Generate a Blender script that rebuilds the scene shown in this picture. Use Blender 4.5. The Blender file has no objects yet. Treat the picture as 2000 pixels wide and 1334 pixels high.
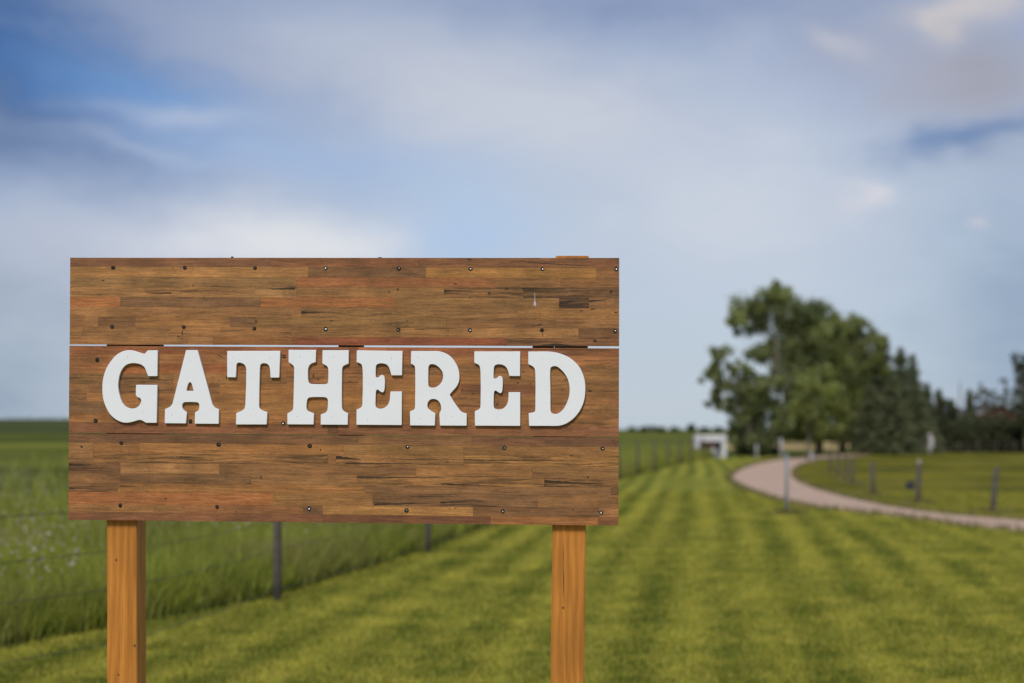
import bpy, bmesh, math, random
import numpy as np
from mathutils import Vector, Matrix

random.seed(7)
RNG = np.random.default_rng(7)
SC = bpy.context.scene
COL = SC.collection
F = 2778.0                       # focal length in photo pixels (50 mm on a 36 mm sensor, 2000 px wide)
PIT = math.atan(171 / F)
CAM = Vector((0, 0, 1.5))


def ray(px, py):
    x = (px - 1000) / F
    y = (667 - py) / F
    return Vector((x, math.cos(PIT) - y * math.sin(PIT), math.sin(PIT) + y * math.cos(PIT)))


def at(px, py, Y):
    d = ray(px, py)
    return CAM + d * (Y / d.y)


def gnd(px, py):
    d = ray(px, py)
    return CAM + d * (-CAM.z / d.z)


def lin(c, k=1.0):
    def f(v):
        v /= 255.0
        return v / 12.92 if v <= 0.04045 else ((v + 0.055) / 1.055) ** 2.4
    return tuple(f(v) * k for v in c)


# ------------------------------------------------------------------ camera
cd = bpy.data.cameras.new('camera')
cam = bpy.data.objects.new('camera', cd)
COL.objects.link(cam)
cam.location = CAM
cam.rotation_euler = (math.pi / 2 + PIT, 0, 0)
cd.lens = 50
cd.sensor_width = 36
cd.clip_start = 0.1
cd.clip_end = 9000
cd.dof.use_dof = True
cd.dof.focus_distance = 3.8
cd.dof.aperture_fstop = 2.3
SC.camera = cam

# ------------------------------------------------------------------ world
SUN_EL = math.radians(43)
SUN_AZ = math.radians(15)        # left of straight behind the camera
SKY = 0.1
SUNDIR = Vector((-math.sin(SUN_AZ) * math.cos(SUN_EL), -math.cos(SUN_AZ) * math.cos(SUN_EL), math.sin(SUN_EL)))

world = bpy.data.worlds.new('World')
SC.world = world
world.use_nodes = True
wt = world.node_tree
wt.nodes.clear()


class NT:
    """small helper for building node trees"""

    def __init__(self, tree):
        self.t = tree

    def n(self, kind, **kw):
        nd = self.t.nodes.new(kind)
        for k, v in kw.items():
            setattr(nd, k, v)
        return nd

    def link(self, a, b):
        self.t.links.new(a, b)

    def put(self, sock, v):
        if isinstance(v, bpy.types.NodeSocket):
            self.link(v, sock)
        else:
            if hasattr(sock.default_value, '__len__') and len(sock.default_value) == 4 and len(v) == 3:
                v = tuple(v) + (1,)
            sock.default_value = v

    def m(self, op, a, b=0.0, c=0.0, clamp=False):
        nd = self.n('ShaderNodeMath', operation=op, use_clamp=clamp)
        self.put(nd.inputs[0], a)
        self.put(nd.inputs[1], b)
        if op in ('MULTIPLY_ADD', 'SMOOTH_MIN', 'SMOOTH_MAX', 'COMPARE'):
            self.put(nd.inputs[2], c)
        return nd.outputs[0]

    def mr(self, v, a, b, c=0.0, d=1.0, smooth=False):
        nd = self.n('ShaderNodeMapRange', interpolation_type='SMOOTHSTEP' if smooth else 'LINEAR')
        for i, x in enumerate((v, a, b, c, d)):
            self.put(nd.inputs[i], x)
        return nd.outputs[0]

    def mix(self, fac, a, b, mode='MIX'):
        nd = self.n('ShaderNodeMix', data_type='RGBA', blend_type=mode)
        self.put(nd.inputs[0], fac)
        self.put(nd.inputs[6], a)
        self.put(nd.inputs[7], b)
        return nd.outputs[2]

    def noise(self, vec, scale, detail=3, rough=0.5, col=False, dist=0.0):
        nd = self.n('ShaderNodeTexNoise')
        if vec is not None:
            self.link(vec, nd.inputs['Vector'])
        nd.inputs['Scale'].default_value = scale
        nd.inputs['Detail'].default_value = detail
        nd.inputs['Roughness'].default_value = rough
        nd.inputs['Distortion'].default_value = dist
        return nd.outputs['Color' if col else 'Fac']

    def sep(self, v):
        nd = self.n('ShaderNodeSeparateXYZ')
        self.link(v, nd.inputs[0])
        return nd.outputs

    def comb(self, x, y, z):
        nd = self.n('ShaderNodeCombineXYZ')
        for i, s in enumerate((x, y, z)):
            self.put(nd.inputs[i], s)
        return nd.outputs[0]

    def vm(self, op, a, b):
        nd = self.n('ShaderNodeVectorMath', operation=op)
        self.put(nd.inputs[0], a)
        self.put(nd.inputs[1], b)
        return nd.outputs[0]

    def ramp(self, fac, stops):
        nd = self.n('ShaderNodeValToRGB')
        cr = nd.color_ramp
        while len(cr.elements) < len(stops):
            cr.elements.new(0.5)
        for e, (p, c) in zip(cr.elements, stops):
            e.position = p
            e.color = tuple(c) + (1,)
        self.put(nd.inputs[0], fac)
        return nd.outputs[0]


W = NT(wt)
tc = W.n('ShaderNodeTexCoord').outputs['Generated']
skyn = W.n('ShaderNodeTexSky', sky_type='NISHITA')
skyn.sun_disc = False
skyn.sun_elevation = SUN_EL
skyn.sun_rotation = math.pi + SUN_AZ        # clockwise from +Y: behind the camera, to its left
skyn.air_density = 1.0
skyn.dust_density = 1.0
warp = W.noise(tc, 4.0, 4, 0.55, col=True)
warp = W.vm('MULTIPLY', W.vm('SUBTRACT', warp, (0.5, 0.5, 0.5)), (0.13, 0.13, 0.07))
warp2 = W.noise(W.vm('MULTIPLY', tc, (1.0, 1.0, 2.0)), 16.0, 4, 0.55, col=True)
warp = W.vm('ADD', warp, W.vm('MULTIPLY', W.vm('SUBTRACT', warp2, (0.5, 0.5, 0.5)), (0.06, 0.07, 0.06)))
wisp = W.mr(W.noise(W.vm('MULTIPLY', tc, (1.0, 1.0, 3.0)), 7.0, 5, 0.6, dist=0.6), 0.3, 0.7, 0.62, 1.28)
s0 = W.sep(tc)
sw = W.sep(warp)
u = W.m('ADD', W.m('ARCTAN2', s0[0], s0[1]), sw[0])
v0 = W.m('ARCSINE', s0[2])
v = W.m('ADD', v0, W.m('MULTIPLY', sw[1], 0.38))
up = 1.0 / SKY


def skc(c, k=1.0):
    return lin(c, up * k)


veil = W.ramp(W.mr(v0, 0.0, 0.9), [(0.0, lin((190, 203, 215))), (0.12, lin((184, 198, 217))), (0.25, lin((168, 183, 210))),
                                    (0.36, lin((140, 158, 193))), (1.0, lin((120, 144, 186)))])
veil = W.vm('MULTIPLY', veil, (up, up, up))
col = W.mix(0.9, skyn.outputs[0], veil)
# loose cloud cover over the whole dome
cn = W.noise(W.vm('MULTIPLY', tc, (1.0, 1.0, 2.2)), 2.6, 6, 0.55, dist=0.4)
col = W.mix(W.mr(cn, 0.48, 0.72, 0.0, 0.4, True), col, skc((205, 209, 220)))
BLOBS = [  # px, py, rx, ry, angle, colour, strength, hard edge
    (140, 330, 480, 130, 0, (160, 179, 210), 0.95, 0),
    (0, 90, 380, 210, 8, (52, 86, 138), 1.0, 0),
    (250, 155, 300, 100, 14, (84, 126, 184), 0.9, 0),
    (410, 185, 260, 48, 8, (110, 152, 204), 1.0, 0),
    (-10, 215, 70, 60, 0, (118, 138, 170), 0.6, 0),
    (480, 110, 300, 55, 20, (156, 168, 196), 0.75, 0),
    (900, 170, 360, 130, 10, (190, 197, 212), 0.9, 0),
    (1050, 250, 300, 110, 0, (200, 206, 218), 0.7, 0),
    (430, 222, 190, 26, 2, (172, 186, 212), 0.85, 0),
    (330, 285, 200, 16, 8, (176, 188, 212), 0.5, 0),
    (600, 300, 300, 45, 5, (160, 184, 219), 0.8, 0),
    (150, 510, 280, 90, 0, (186, 193, 211), 0.8, 0),
    (500, 462, 330, 84, 0, (213, 217, 227), 1.0, 0),
    (560, 460, 210, 50, 4, (223, 225, 229), 0.9, 0),
    (900, 440, 150, 110, 15, (172, 197, 228), 0.95, 0),
    (1400, 420, 340, 170, 0, (204, 211, 223), 0.9, 0),
    (1300, -5, 420, 60, 2, (136, 153, 187), 0.85, 0),
    (1860, 140, 250, 110, 12, (168, 170, 186), 1.0, 0),
    (1960, 110, 100, 70, 0, (158, 156, 164), 0.6, 0),
    (1930, -6, 120, 34, -4, (202, 198, 200), 0.9, 0),
    (1862, 18, 34, 24, -30, (200, 197, 200), 0.8, 0),
    (1905, 40, 26, 20, 0, (198, 194, 197), 0.7, 0),
    (1885, 50, 40, 30, 0, (196, 193, 197), 0.7, 0),
    (1920, 255, 170, 24, -9, (108, 135, 178), 0.95, 0),
    (1810, 272, 60, 18, -12, (120, 146, 186), 0.8, 0),
    (1650, 90, 70, 20, 15, (186, 190, 204), 0.7, 0),
    (1680, 365, 26, 22, 0, (218, 217, 223), 0.8, 0),
    (1660, 392, 30, 20, -20, (210, 211, 220), 0.6, 0),
    (1918, 418, 20, 12, 0, (218, 216, 222), 0.9, 0),
    (2030, 600, 210, 260, 0, (142, 163, 188), 0.8, 0),  # lens darkening at the right edge, painted into the sky colour
    (-40, 710, 250, 190, 0, (146, 164, 184), 0.9, 0),  # the left edge's vignetting, likewise painted as sky colour
]
for (bx, by, rx, ry, ang, c, st, inner) in BLOBS:
    d = ray(bx, by).normalized()
    cu, cv = math.atan2(d.x, d.y), math.asin(d.z)
    a = math.radians(ang)
    du = W.m('SUBTRACT', u, cu)
    dv = W.m('SUBTRACT', cv, v)
    k1 = F / rx
    k2 = F / ry
    p = W.m('MULTIPLY_ADD', du, math.cos(a) * k1, W.m('MULTIPLY', dv, math.sin(a) * k1))
    q = W.m('MULTIPLY_ADD', du, -math.sin(a) * k2, W.m('MULTIPLY', dv, math.cos(a) * k2))
    e = W.m('MULTIPLY_ADD', p, p, W.m('MULTIPLY', q, q))
    if inner:
        msk = W.mr(W.m('MULTIPLY', e, wisp), 1.7, 0.1, 0.0, st, True)
    else:
        msk = W.m('MULTIPLY', W.m('MULTIPLY', W.m('POWER', 2.718, W.m('MULTIPLY', e, -1.0)), st), wisp, clamp=True)
    col = W.mix(msk, col, skc(c))
bg = W.n('ShaderNodeBackground')
W.link(col, bg.inputs[0])
bg.inputs[1].default_value = SKY
wo = W.n('ShaderNodeOutputWorld')
W.link(bg.outputs[0], wo.inputs[0])

sd = bpy.data.lights.new('sun', 'SUN')
sun = bpy.data.objects.new('sun', sd)
COL.objects.link(sun)
sd.energy = 2.6
sd.angle = math.radians(16)      # thin cloud before the sun: the letters' shadows are soft
sd.color = (1.0, 0.94, 0.86)
sun.location = SUNDIR * 50
sun.rotation_euler = SUNDIR.to_track_quat('Z', 'Y').to_euler()

SC.view_settings.view_transform = 'Standard'
SC.view_settings.look = 'None'
SC.view_settings.exposure = 0
SC.view_settings.gamma = 1
SC.view_settings.use_curve_mapping = False
SC.render.engine = 'CYCLES'


# ------------------------------------------------------------------ object helpers
def link(name, me, parent=None, mat=None, label=None, cat=None, group=None, kind=None):
    o = bpy.data.objects.new(name, me)
    COL.objects.link(o)
    if parent is not None:
        o.parent = parent
    if mat is not None and me is not None and not me.materials:
        me.materials.append(mat)
    for k, val in (('label', label), ('category', cat), ('group', group), ('kind', kind)):
        if val:
            o[k] = val
    return o


def empty(name, loc, label, cat, group=None, rot=0.0):
    o = link(name, None, None, None, label, cat, group)
    o.location = loc
    o.rotation_euler = (0, 0, rot)
    return o


def mesh(name, verts, faces, smooth=False):
    me = bpy.data.meshes.new(name)
    me.from_pydata([tuple(map(float, p)) for p in verts], [], faces)
    me.update()
    if smooth:
        me.shade_smooth()
    return me


def fast_mesh(name, V, Fc, tint=None, smooth=False):
    """V (n,3), Fc (m,k) with k = 3 or 4, optional per-face tint"""
    me = bpy.data.meshes.new(name)
    k = Fc.shape[1]
    me.vertices.add(len(V))
    me.vertices.foreach_set('co', V.astype(np.float32).ravel())
    me.loops.add(Fc.size)
    me.loops.foreach_set('vertex_index', Fc.astype(np.int32).ravel())
    me.polygons.add(len(Fc))
    me.polygons.foreach_set('loop_start', np.arange(0, Fc.size, k, dtype=np.int32))
    if tint is not None:
        a = me.attributes.new('tint', 'FLOAT', 'FACE')
        a.data.foreach_set('value', tint.astype(np.float32))
    me.update(calc_edges=True)
    if smooth:
        me.shade_smooth()
    return me


def box(x0, x1, y0, y1, z0, z1, bev=0.0):
    bm = bmesh.new()
    bmesh.ops.create_cube(bm, size=1)
    for p in bm.verts:
        p.co = Vector(((x0 + x1) / 2 + p.co.x * (x1 - x0), (y0 + y1) / 2 + p.co.y * (y1 - y0), (z0 + z1) / 2 + p.co.z * (z1 - z0)))
    if bev:
        bmesh.ops.bevel(bm, geom=bm.edges[:], offset=bev, segments=1, affect='EDGES')
    me = bpy.data.meshes.new('box')
    bm.to_mesh(me)
    bm.free()
    return me


def tube(pts, radii, seg=8, cap=True, jitter=0.0):
    """tapered tube through points"""
    P = [Vector(p) for p in pts]
    V, Fc = [], []
    for i, p in enumerate(P):
        t = (P[min(i + 1, len(P) - 1)] - P[max(i - 1, 0)]).normalized()
        s = t.cross(Vector((0, 1, 0.1)))
        if s.length < 1e-3:
            s = t.cross(Vector((1, 0, 0)))
        s.normalize()
        w = t.cross(s)
        for k in range(seg):
            a = 2 * math.pi * k / seg
            r = radii[i] * (1 + random.uniform(-jitter, jitter))
            V.append(p + s * (math.cos(a) * r) + w * (math.sin(a) * r))
    for i in range(len(P) - 1):
        for k in range(seg):
            a, b = i * seg + k, i * seg + (k + 1) % seg
            Fc.append((a, b, b + seg, a + seg))
    if cap:
        Fc.append(tuple(range(seg))[::-1])
        Fc.append(tuple(range((len(P) - 1) * seg, len(P) * seg)))
    return V, Fc


def join(parts):
    V, Fc = [], []
    for v_, f_ in parts:
        o = len(V)
        V += list(v_)
        Fc += [tuple(i + o for i in f) for f in f_]
    return V, Fc


def curtain(pts):
    return [Vector(p) for p in pts]


# ------------------------------------------------------------------ materials
def new_mat(name, rough=0.8, spec=0.3):
    m = bpy.data.materials.new(name)
    m.use_nodes = True
    m.node_tree.nodes.clear()
    N = NT(m.node_tree)
    b = N.n('ShaderNodeBsdfPrincipled')
    b.inputs['Roughness'].default_value = rough
    b.inputs['Specular IOR Level'].default_value = spec
    o = N.n('ShaderNodeOutputMaterial')
    N.link(b.outputs[0], o.inputs[0])
    return m, N, b


def bump(N, b, h, strength, dist):
    bp = N.n('ShaderNodeBump')
    bp.inputs['Strength'].default_value = strength
    bp.inputs['Distance'].default_value = dist
    N.link(h, bp.inputs['Height'])
    N.link(bp.outputs[0], b.inputs['Normal'])


def simple(name, c, rough=0.8, var=0.2, scale=8.0, spec=0.3, metal=0.0):
    m, N, b = new_mat(name, rough, spec)
    t = N.n('ShaderNodeTexCoord').outputs['Object']
    n = N.noise(t, scale, 5, 0.6)
    k = N.mr(n, 0.3, 0.7, 1 - var, 1 + var)
    cc = N.vm('MULTIPLY', N.comb(k, k, k), c)
    N.link(cc, b.inputs['Base Color'])
    b.inputs['Metallic'].default_value = metal
    bump(N, b, n, 0.3, 0.01)
    return m


def wood_strip_mat():
    m, N, b = new_mat('laminated_hardwood', 0.62, 0.35)
    oi = N.n('ShaderNodeObjectInfo')
    t = N.n('ShaderNodeTexCoord').outputs['Object']
    off = N.m('MULTIPLY', oi.outputs['Random'], 57.0)
    p = N.vm('ADD', t, N.comb(off, 0.0, N.m('MULTIPLY', off, 1.37)))
    # slow waviness so that the grain is not ruled straight
    wv = N.noise(N.vm('MULTIPLY', p, (6, 1, 10)), 1.0, 2, 0.5)
    s = N.sep(p)
    zz = N.m('ADD', s[2], N.m('MULTIPLY', N.m('SUBTRACT', wv, 0.5), 0.02))
    q = N.comb(s[0], 0.0, zz)
    g1 = N.noise(N.vm('MULTIPLY', q, (9, 1, 210)), 1.0, 5, 0.68)
    g2 = N.noise(N.vm('MULTIPLY', q, (2.2, 1, 34)), 1.0, 3, 0.55)
    g3 = N.noise(N.vm('MULTIPLY', q, (70, 1, 900)), 1.0, 2, 0.6)
    blotch = N.noise(N.vm('MULTIPLY', p, (7, 1, 14)), 1.0, 4, 0.6)
    saw = N.noise(N.vm('MULTIPLY', N.vm('ADD', p, N.comb(N.m('MULTIPLY', wv, 0.02), 0.0, 0.0)), (330, 1, 70)), 1.0, 3, 0.6)
    sawm = N.mr(N.noise(N.vm('MULTIPLY', p, (13, 1, 60)), 1.0, 3, 0.6), 0.5, 0.74, 0, 1, True)
    k = N.mr(g1, 0.3, 0.7, 0.58, 1.36)
    k = N.m('MULTIPLY', k, N.mr(g2, 0.25, 0.75, 0.78, 1.2))
    k = N.m('MULTIPLY', k, N.mr(g3, 0.3, 0.7, 0.76, 1.2))
    k = N.m('MULTIPLY', k, N.mr(blotch, 0.3, 0.72, 1.14, 0.82))
    k = N.m('MULTIPLY', k, N.m('SUBTRACT', 1.0, N.m('MULTIPLY', sawm, N.mr(saw, 0.42, 0.7, 0.0, 0.6))))
    # dark mineral streaks: how strongly is set per strip (object alpha)
    st = N.noise(N.vm('MULTIPLY', q, (4.6, 1, 150)), 1.0, 4, 0.7)
    lo = N.m('SUBTRACT', 0.66, N.m('MULTIPLY', oi.outputs['Alpha'], 0.16))
    stm = N.mr(st, lo, N.m('ADD', lo, 0.05), 0, 0.7, True)
    base = N.vm('MULTIPLY', N.comb(k, k, k), oi.outputs['Color'])
    gp = N.n('ShaderNodeNewGeometry').outputs['Position']
    stain = N.noise(N.vm('MULTIPLY', gp, (9, 9, 22)), 1.0, 5, 0.65)
    ks = N.mr(stain, 0.34, 0.66, 0.76, 1.2)
    base = N.vm('MULTIPLY', base, N.comb(ks, ks, ks))
    hue = N.mix(N.mr(blotch, 0.42, 0.68, 0, 0.35), base, N.vm('MULTIPLY', base, (0.92, 1.02, 1.1)))
    c = N.mix(stm, hue, N.vm('MULTIPLY', hue, (0.24, 0.27, 0.34)))
    # pores and flecks, short along the grain
    sp1 = N.noise(N.vm('MULTIPLY', p, (62, 1, 270)), 1.0, 5, 0.75)
    c = N.mix(N.mr(sp1, 0.56, 0.68, 0, 0.62), c, N.vm('MULTIPLY', c, (0.35, 0.34, 0.36)))
    c = N.mix(N.mr(sp1, 0.40, 0.30, 0, 0.4), c, N.vm('MULTIPLY', c, (1.45, 1.42, 1.35)))
    # small knots and pin holes
    vo = N.n('ShaderNodeTexVoronoi')
    vo.inputs['Scale'].default_value = 1.0
    N.link(N.vm('MULTIPLY', p, (14, 0.01, 34)), vo.inputs['Vector'])
    pick = N.mr(N.sep(vo.outputs['Color'])[0], 0.80, 0.82, 0, 1)
    kn = N.m('MULTIPLY', N.mr(vo.outputs['Distance'], 0.10, 0.04, 0, 0.85, True), pick)
    c = N.mix(kn, c, (0.02, 0.013, 0.009))
    N.link(c, b.inputs['Base Color'])
    N.link(N.mr(g1, 0.3, 0.7, 0.7, 0.5), b.inputs['Roughness'])
    h = N.m('ADD', N.m('MULTIPLY', g3, 0.5), N.m('ADD', g1, N.m('MULTIPLY', saw, 0.25)))
    bump(N, b, h, 0.35, 0.0006)
    return m


def post_mat():
    m, N, b = new_mat('stained_fir', 0.6, 0.35)
    oi = N.n('ShaderNodeObjectInfo')
    t = N.n('ShaderNodeTexCoord').outputs['Object']
    off = N.m('MULTIPLY', oi.outputs['Random'], 23.0)
    p = N.vm('ADD', t, N.comb(N.m('MULTIPLY', off, 0.01), off, off))
    w = N.noise(N.vm('MULTIPLY', p, (7, 7, 1.9)), 1.0, 3, 0.5)
    s = N.sep(p)
    # flat-sawn figure: wide arches where the noise pushes the growth rings
    ring = N.m('ADD', N.m('MULTIPLY', s[0], 130.0), N.m('ADD', N.m('MULTIPLY', w, 11.0), N.m('MULTIPLY', s[1], 60.0)))
    rr = N.m('ABSOLUTE', N.m('SINE', ring))
    rr = N.m('POWER', rr, 2.2)
    g = N.noise(N.vm('MULTIPLY', p, (260, 260, 7)), 1.0, 4, 0.6)
    g2 = N.noise(N.vm('MULTIPLY', p, (50, 50, 1.6)), 1.0, 3, 0.5)
    bl = N.noise(N.vm('MULTIPLY', p, (12, 12, 5)), 1.0, 4, 0.55)
    k = N.m('MULTIPLY', N.mr(g, 0.3, 0.7, 0.86, 1.12), N.mr(g2, 0.3, 0.7, 0.86, 1.12))
    k = N.m('MULTIPLY', k, N.mr(bl, 0.3, 0.7, 0.84, 1.12))
    k = N.m('MULTIPLY', k, N.mr(rr, 0.0, 1.0, 1.02, 0.95))
    c = N.mix(N.mr(rr, 0, 1, 0.1, 0.45), lin((196, 130, 54)), lin((172, 100, 32)))
    c = N.vm('MULTIPLY', N.comb(k, k, k), c)
    N.link(c, b.inputs['Base Color'])
    bump(N, b, N.m('ADD', g, rr), 0.25, 0.0008)
    return m


def paint_mat():
    m, N, b = new_mat('white_letter_paint', 0.55, 0.35)
    t = N.n('ShaderNodeTexCoord').outputs['Object']
    n = N.noise(t, 9.0, 5, 0.6)
    f = N.noise(t, 300.0, 3, 0.6)
    sm = N.noise(N.vm('MULTIPLY', t, (30, 30, 16)), 1.0, 4, 0.6)
    k = N.m('MULTIPLY', N.mr(n, 0.3, 0.7, 0.975, 1.015), N.mr(f, 0.3, 0.7, 0.992, 1.008))
    c = N.vm('MULTIPLY', N.comb(k, k, k), (0.85, 0.865, 0.90))
    c = N.mix(N.mr(sm, 0.70, 0.80, 0, 0.22, True), c, (0.55, 0.50, 0.42))
    N.link(c, b.inputs['Base Color'])
    bump(N, b, N.m('ADD', f, n), 0.12, 0.0006)
    return m


def foliage_mat(name, dark, light, extra=None):
    m, N, b = new_mat(name, 0.6, 0.25)
    a = N.n('ShaderNodeAttribute', attribute_name='tint').outputs['Fac']
    c = N.mix(a, dark, light)
    if extra:
        t = N.n('ShaderNodeTexCoord').outputs['Object']
        n = N.noise(t, extra[0], 3, 0.5)
        c = N.mix(N.mr(n, 0.45, 0.65, 0, extra[2]), c, extra[1])
    N.link(c, b.inputs['Base Color'])
    tr = N.n('ShaderNodeBsdfTranslucent')
    N.link(N.vm('MULTIPLY', c, (1.1, 1.25, 0.6)), tr.inputs[0])
    mx = N.n('ShaderNodeMixShader')
    mx.inputs[0].default_value = 0.3
    N.link(b.outputs[0], mx.inputs[1])
    N.link(tr.outputs[0], mx.inputs[2])
    o = [x for x in m.node_tree.nodes if x.type == 'OUTPUT_MATERIAL'][0]
    N.link(mx.outputs[0], o.inputs[0])
    return m


def stripe_nodes(N, P):
    """mowing passes: bands that follow the fence line, wavering, of uneven strength"""
    s = N.sep(P)
    wob = N.noise(N.vm('MULTIPLY', P, (0.25, 0.07, 1)), 1.0, 3, 0.5)
    c = N.m('SUBTRACT', s[0], N.m('MULTIPLY', s[1], 0.148))
    c = N.m('SUBTRACT', c, N.m('MULTIPLY', N.m('MULTIPLY', s[1], s[1]), -0.0002))
    c = N.m('ADD', c, N.m('MULTIPLY', wob, 0.8))
    sn = N.m('SINE', N.m('MULTIPLY', c, 2 * math.pi / 1.24))
    sn2 = N.m('SINE', N.m('MULTIPLY', c, 2 * math.pi / 0.62))
    am = N.mr(N.noise(N.vm('MULTIPLY', P, (0.5, 0.09, 1)), 1.0, 3, 0.6), 0.36, 0.64, 0.15, 1.15)
    am = N.m('MULTIPLY', am, N.m('MULTIPLY', N.mr(c, 1.5, 5.0, 1.0, 0.4), N.mr(s[1], 8, 20, 0.75, 1.1)))
    st = N.m('MULTIPLY', N.m('ADD', N.m('MULTIPLY', sn, 0.09), N.m('MULTIPLY', sn2, 0.34)), am)  # light and dark of leaning blades painted as colour bands
    return N.m('ADD', st, 0.5)


LAWN_D, LAWN_L, LAWN_Y = (0.104, 0.132, 0.016), (0.405, 0.372, 0.056), (0.47, 0.38, 0.085)


def lawn_mat():
    m, N, b = new_mat('mown_lawn', 0.95, 0.03)
    P = N.n('ShaderNodeNewGeometry').outputs['Position']
    st = stripe_nodes(N, P)
    n1 = N.noise(P, 1.1, 5, 0.7)
    n2 = N.noise(P, 6.0, 4, 0.65)
    n3 = N.noise(P, 45.0, 3, 0.6)
    f = N.m('ADD', st, N.m('MULTIPLY', N.m('SUBTRACT', n1, 0.5), 2.0))
    f = N.m('ADD', f, N.m('MULTIPLY', N.m('SUBTRACT', n2, 0.5), 1.5))
    f = N.m('ADD', f, N.m('MULTIPLY', N.m('SUBTRACT', n3, 0.5), 0.8))
    c = N.mix(N.mr(f, 0.0, 1.0, 0, 1), LAWN_D, LAWN_L)
    c = N.mix(N.mr(N.noise(P, 2.2, 4, 0.6), 0.55, 0.75, 0, 0.5), c, LAWN_Y)
    N.link(c, b.inputs['Base Color'])
    bump(N, b, N.m('ADD', n3, n2), 1.0, 0.03)
    return m


def blade_lawn_mat():
    m, N, b = new_mat('lawn_blades', 0.8, 0.08)
    P = N.n('ShaderNodeNewGeometry').outputs['Position']
    a = N.n('ShaderNodeAttribute', attribute_name='tint').outputs['Fac']
    st = stripe_nodes(N, P)
    n1 = N.noise(P, 1.1, 5, 0.7)
    n2 = N.noise(P, 6.0, 4, 0.65)
    f = N.m('ADD', st, N.m('MULTIPLY', N.m('SUBTRACT', n1, 0.5), 2.0))
    f = N.m('ADD', f, N.m('MULTIPLY', N.m('SUBTRACT', n2, 0.5), 1.5))
    f = N.m('ADD', f, N.m('MULTIPLY', N.m('SUBTRACT', a, 0.5), 0.9))
    c = N.mix(N.mr(f, 0.0, 1.0, 0, 1), LAWN_D, LAWN_L)
    c = N.mix(N.mr(a, 0.88, 0.9, 0, 0.8), c, (0.38, 0.30, 0.07))
    N.link(c, b.inputs['Base Color'])
    return m


def meadow_mat():
    m, N, b = new_mat('meadow_ground', 0.95, 0.03)
    P = N.n('ShaderNodeNewGeometry').outputs['Position']
    n1 = N.noise(N.vm('MULTIPLY', P, (0.02, 0.06, 1)), 1.0, 4, 0.6)
    n2 = N.noise(P, 1.2, 4, 0.6)
    f = N.m('ADD', N.mr(n1, 0.38, 0.62, -0.2, 1.1), N.m('MULTIPLY', N.m('SUBTRACT', n2, 0.5), 0.8))
    c = N.mix(N.mr(f, 0, 1, 0, 1), (0.055, 0.072, 0.013), (0.185, 0.190, 0.026))
    sy = N.sep(P)
    crop_ = N.m('MULTIPLY', N.mr(sy[1], 150, 165, 0, 0.75), N.mr(sy[0], -30, -10, 1, 0))
    c = N.mix(crop_, c, (0.050, 0.066, 0.026))
    N.link(c, b.inputs['Base Color'])
    bump(N, b, n2, 1.0, 0.2)
    return m


def pasture_mat():
    m, N, b = new_mat('pasture_turf', 0.95, 0.03)
    P = N.n('ShaderNodeNewGeometry').outputs['Position']
    n1 = N.noise(N.vm('MULTIPLY', P, (0.22, 0.16, 1)), 1.0, 4, 0.6)
    n2 = N.noise(P, 2.5, 4, 0.65)
    f = N.m('ADD', N.mr(n1, 0.36, 0.64, -0.1, 1.1), N.m('MULTIPLY', N.m('SUBTRACT', n2, 0.5), 1.0))
    c = N.mix(N.mr(f, 0, 1, 0, 1), (0.070, 0.078, 0.010), (0.225, 0.192, 0.020))
    d = N.noise(N.vm('MULTIPLY', P, (0.12, 0.3, 1)), 1.0, 2, 0.5)
    c = N.mix(N.mr(d, 0.60, 0.68, 0, 0.6, True), c, (0.25, 0.19, 0.06))
    N.link(c, b.inputs['Base Color'])
    bump(N, b, n2, 1.0, 0.1)
    return m


def gravel_mat():
    m, N, b = new_mat('packed_gravel', 0.95, 0.1)
    P = N.n('ShaderNodeNewGeometry').outputs['Position']
    n1 = N.noise(P, 0.7, 4, 0.6)
    n2 = N.noise(P, 25.0, 4, 0.7)
    n4 = N.noise(P, 3.5, 4, 0.65)
    f = N.m('ADD', N.mr(n1, 0.3, 0.7, 0, 0.5), N.m('ADD', N.mr(n2, 0.3, 0.7, 0, 0.3), N.mr(n4, 0.3, 0.7, -0.15, 0.35)))
    c = N.mix(f, (0.47, 0.32, 0.225), (0.62, 0.43, 0.315))
    N.link(c, b.inputs['Base Color'])
    bump(N, b, n2, 0.6, 0.02)
    return m


M_STRIP = wood_strip_mat()
M_POST = post_mat()
M_PAINT = paint_mat()
M_CLEAT = simple('weathered_cleat_wood', (0.10, 0.065, 0.04), 0.85, 0.25, 30)
M_HOLE = simple('screw_hole_shadowed_wood', (0.018, 0.013, 0.010), 0.9, 0.2, 200)  # recess shade of screw holes and crack painted into the colour
M_SCREW = simple('zinc_screw', (0.62, 0.64, 0.66), 0.28, 0.1, 300, 0.5, 1.0)
M_DARKSCREW = simple('dark_screw', (0.05, 0.05, 0.045), 0.45, 0.3, 300, 0.5, 0.6)
M_NAIL = simple('nail_filler', (0.33, 0.33, 0.34), 0.8, 0.2, 300)
M_KNOT = simple('post_knot', (0.16, 0.075, 0.025), 0.7, 0.35, 120)
M_LAWN = lawn_mat()
M_BLADE = blade_lawn_mat()
M_MEADOW = meadow_mat()
M_PAST = pasture_mat()
M_GRAVEL = gravel_mat()
M_DRYF = simple('dry_straw_field', (0.40, 0.28, 0.10), 0.95, 0.2, 0.4)
M_TALL = foliage_mat('tall_grass_blades', (0.085, 0.112, 0.014), (0.420, 0.430, 0.062), (0.7, (0.30, 0.25, 0.10), 0.55))
M_VERGE = foliage_mat('dry_verge_blades', (0.085, 0.105, 0.020), (0.34, 0.26, 0.11))
M_SEED = simple('seed_heads', (0.42, 0.36, 0.24), 0.9, 0.2, 20)
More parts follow.
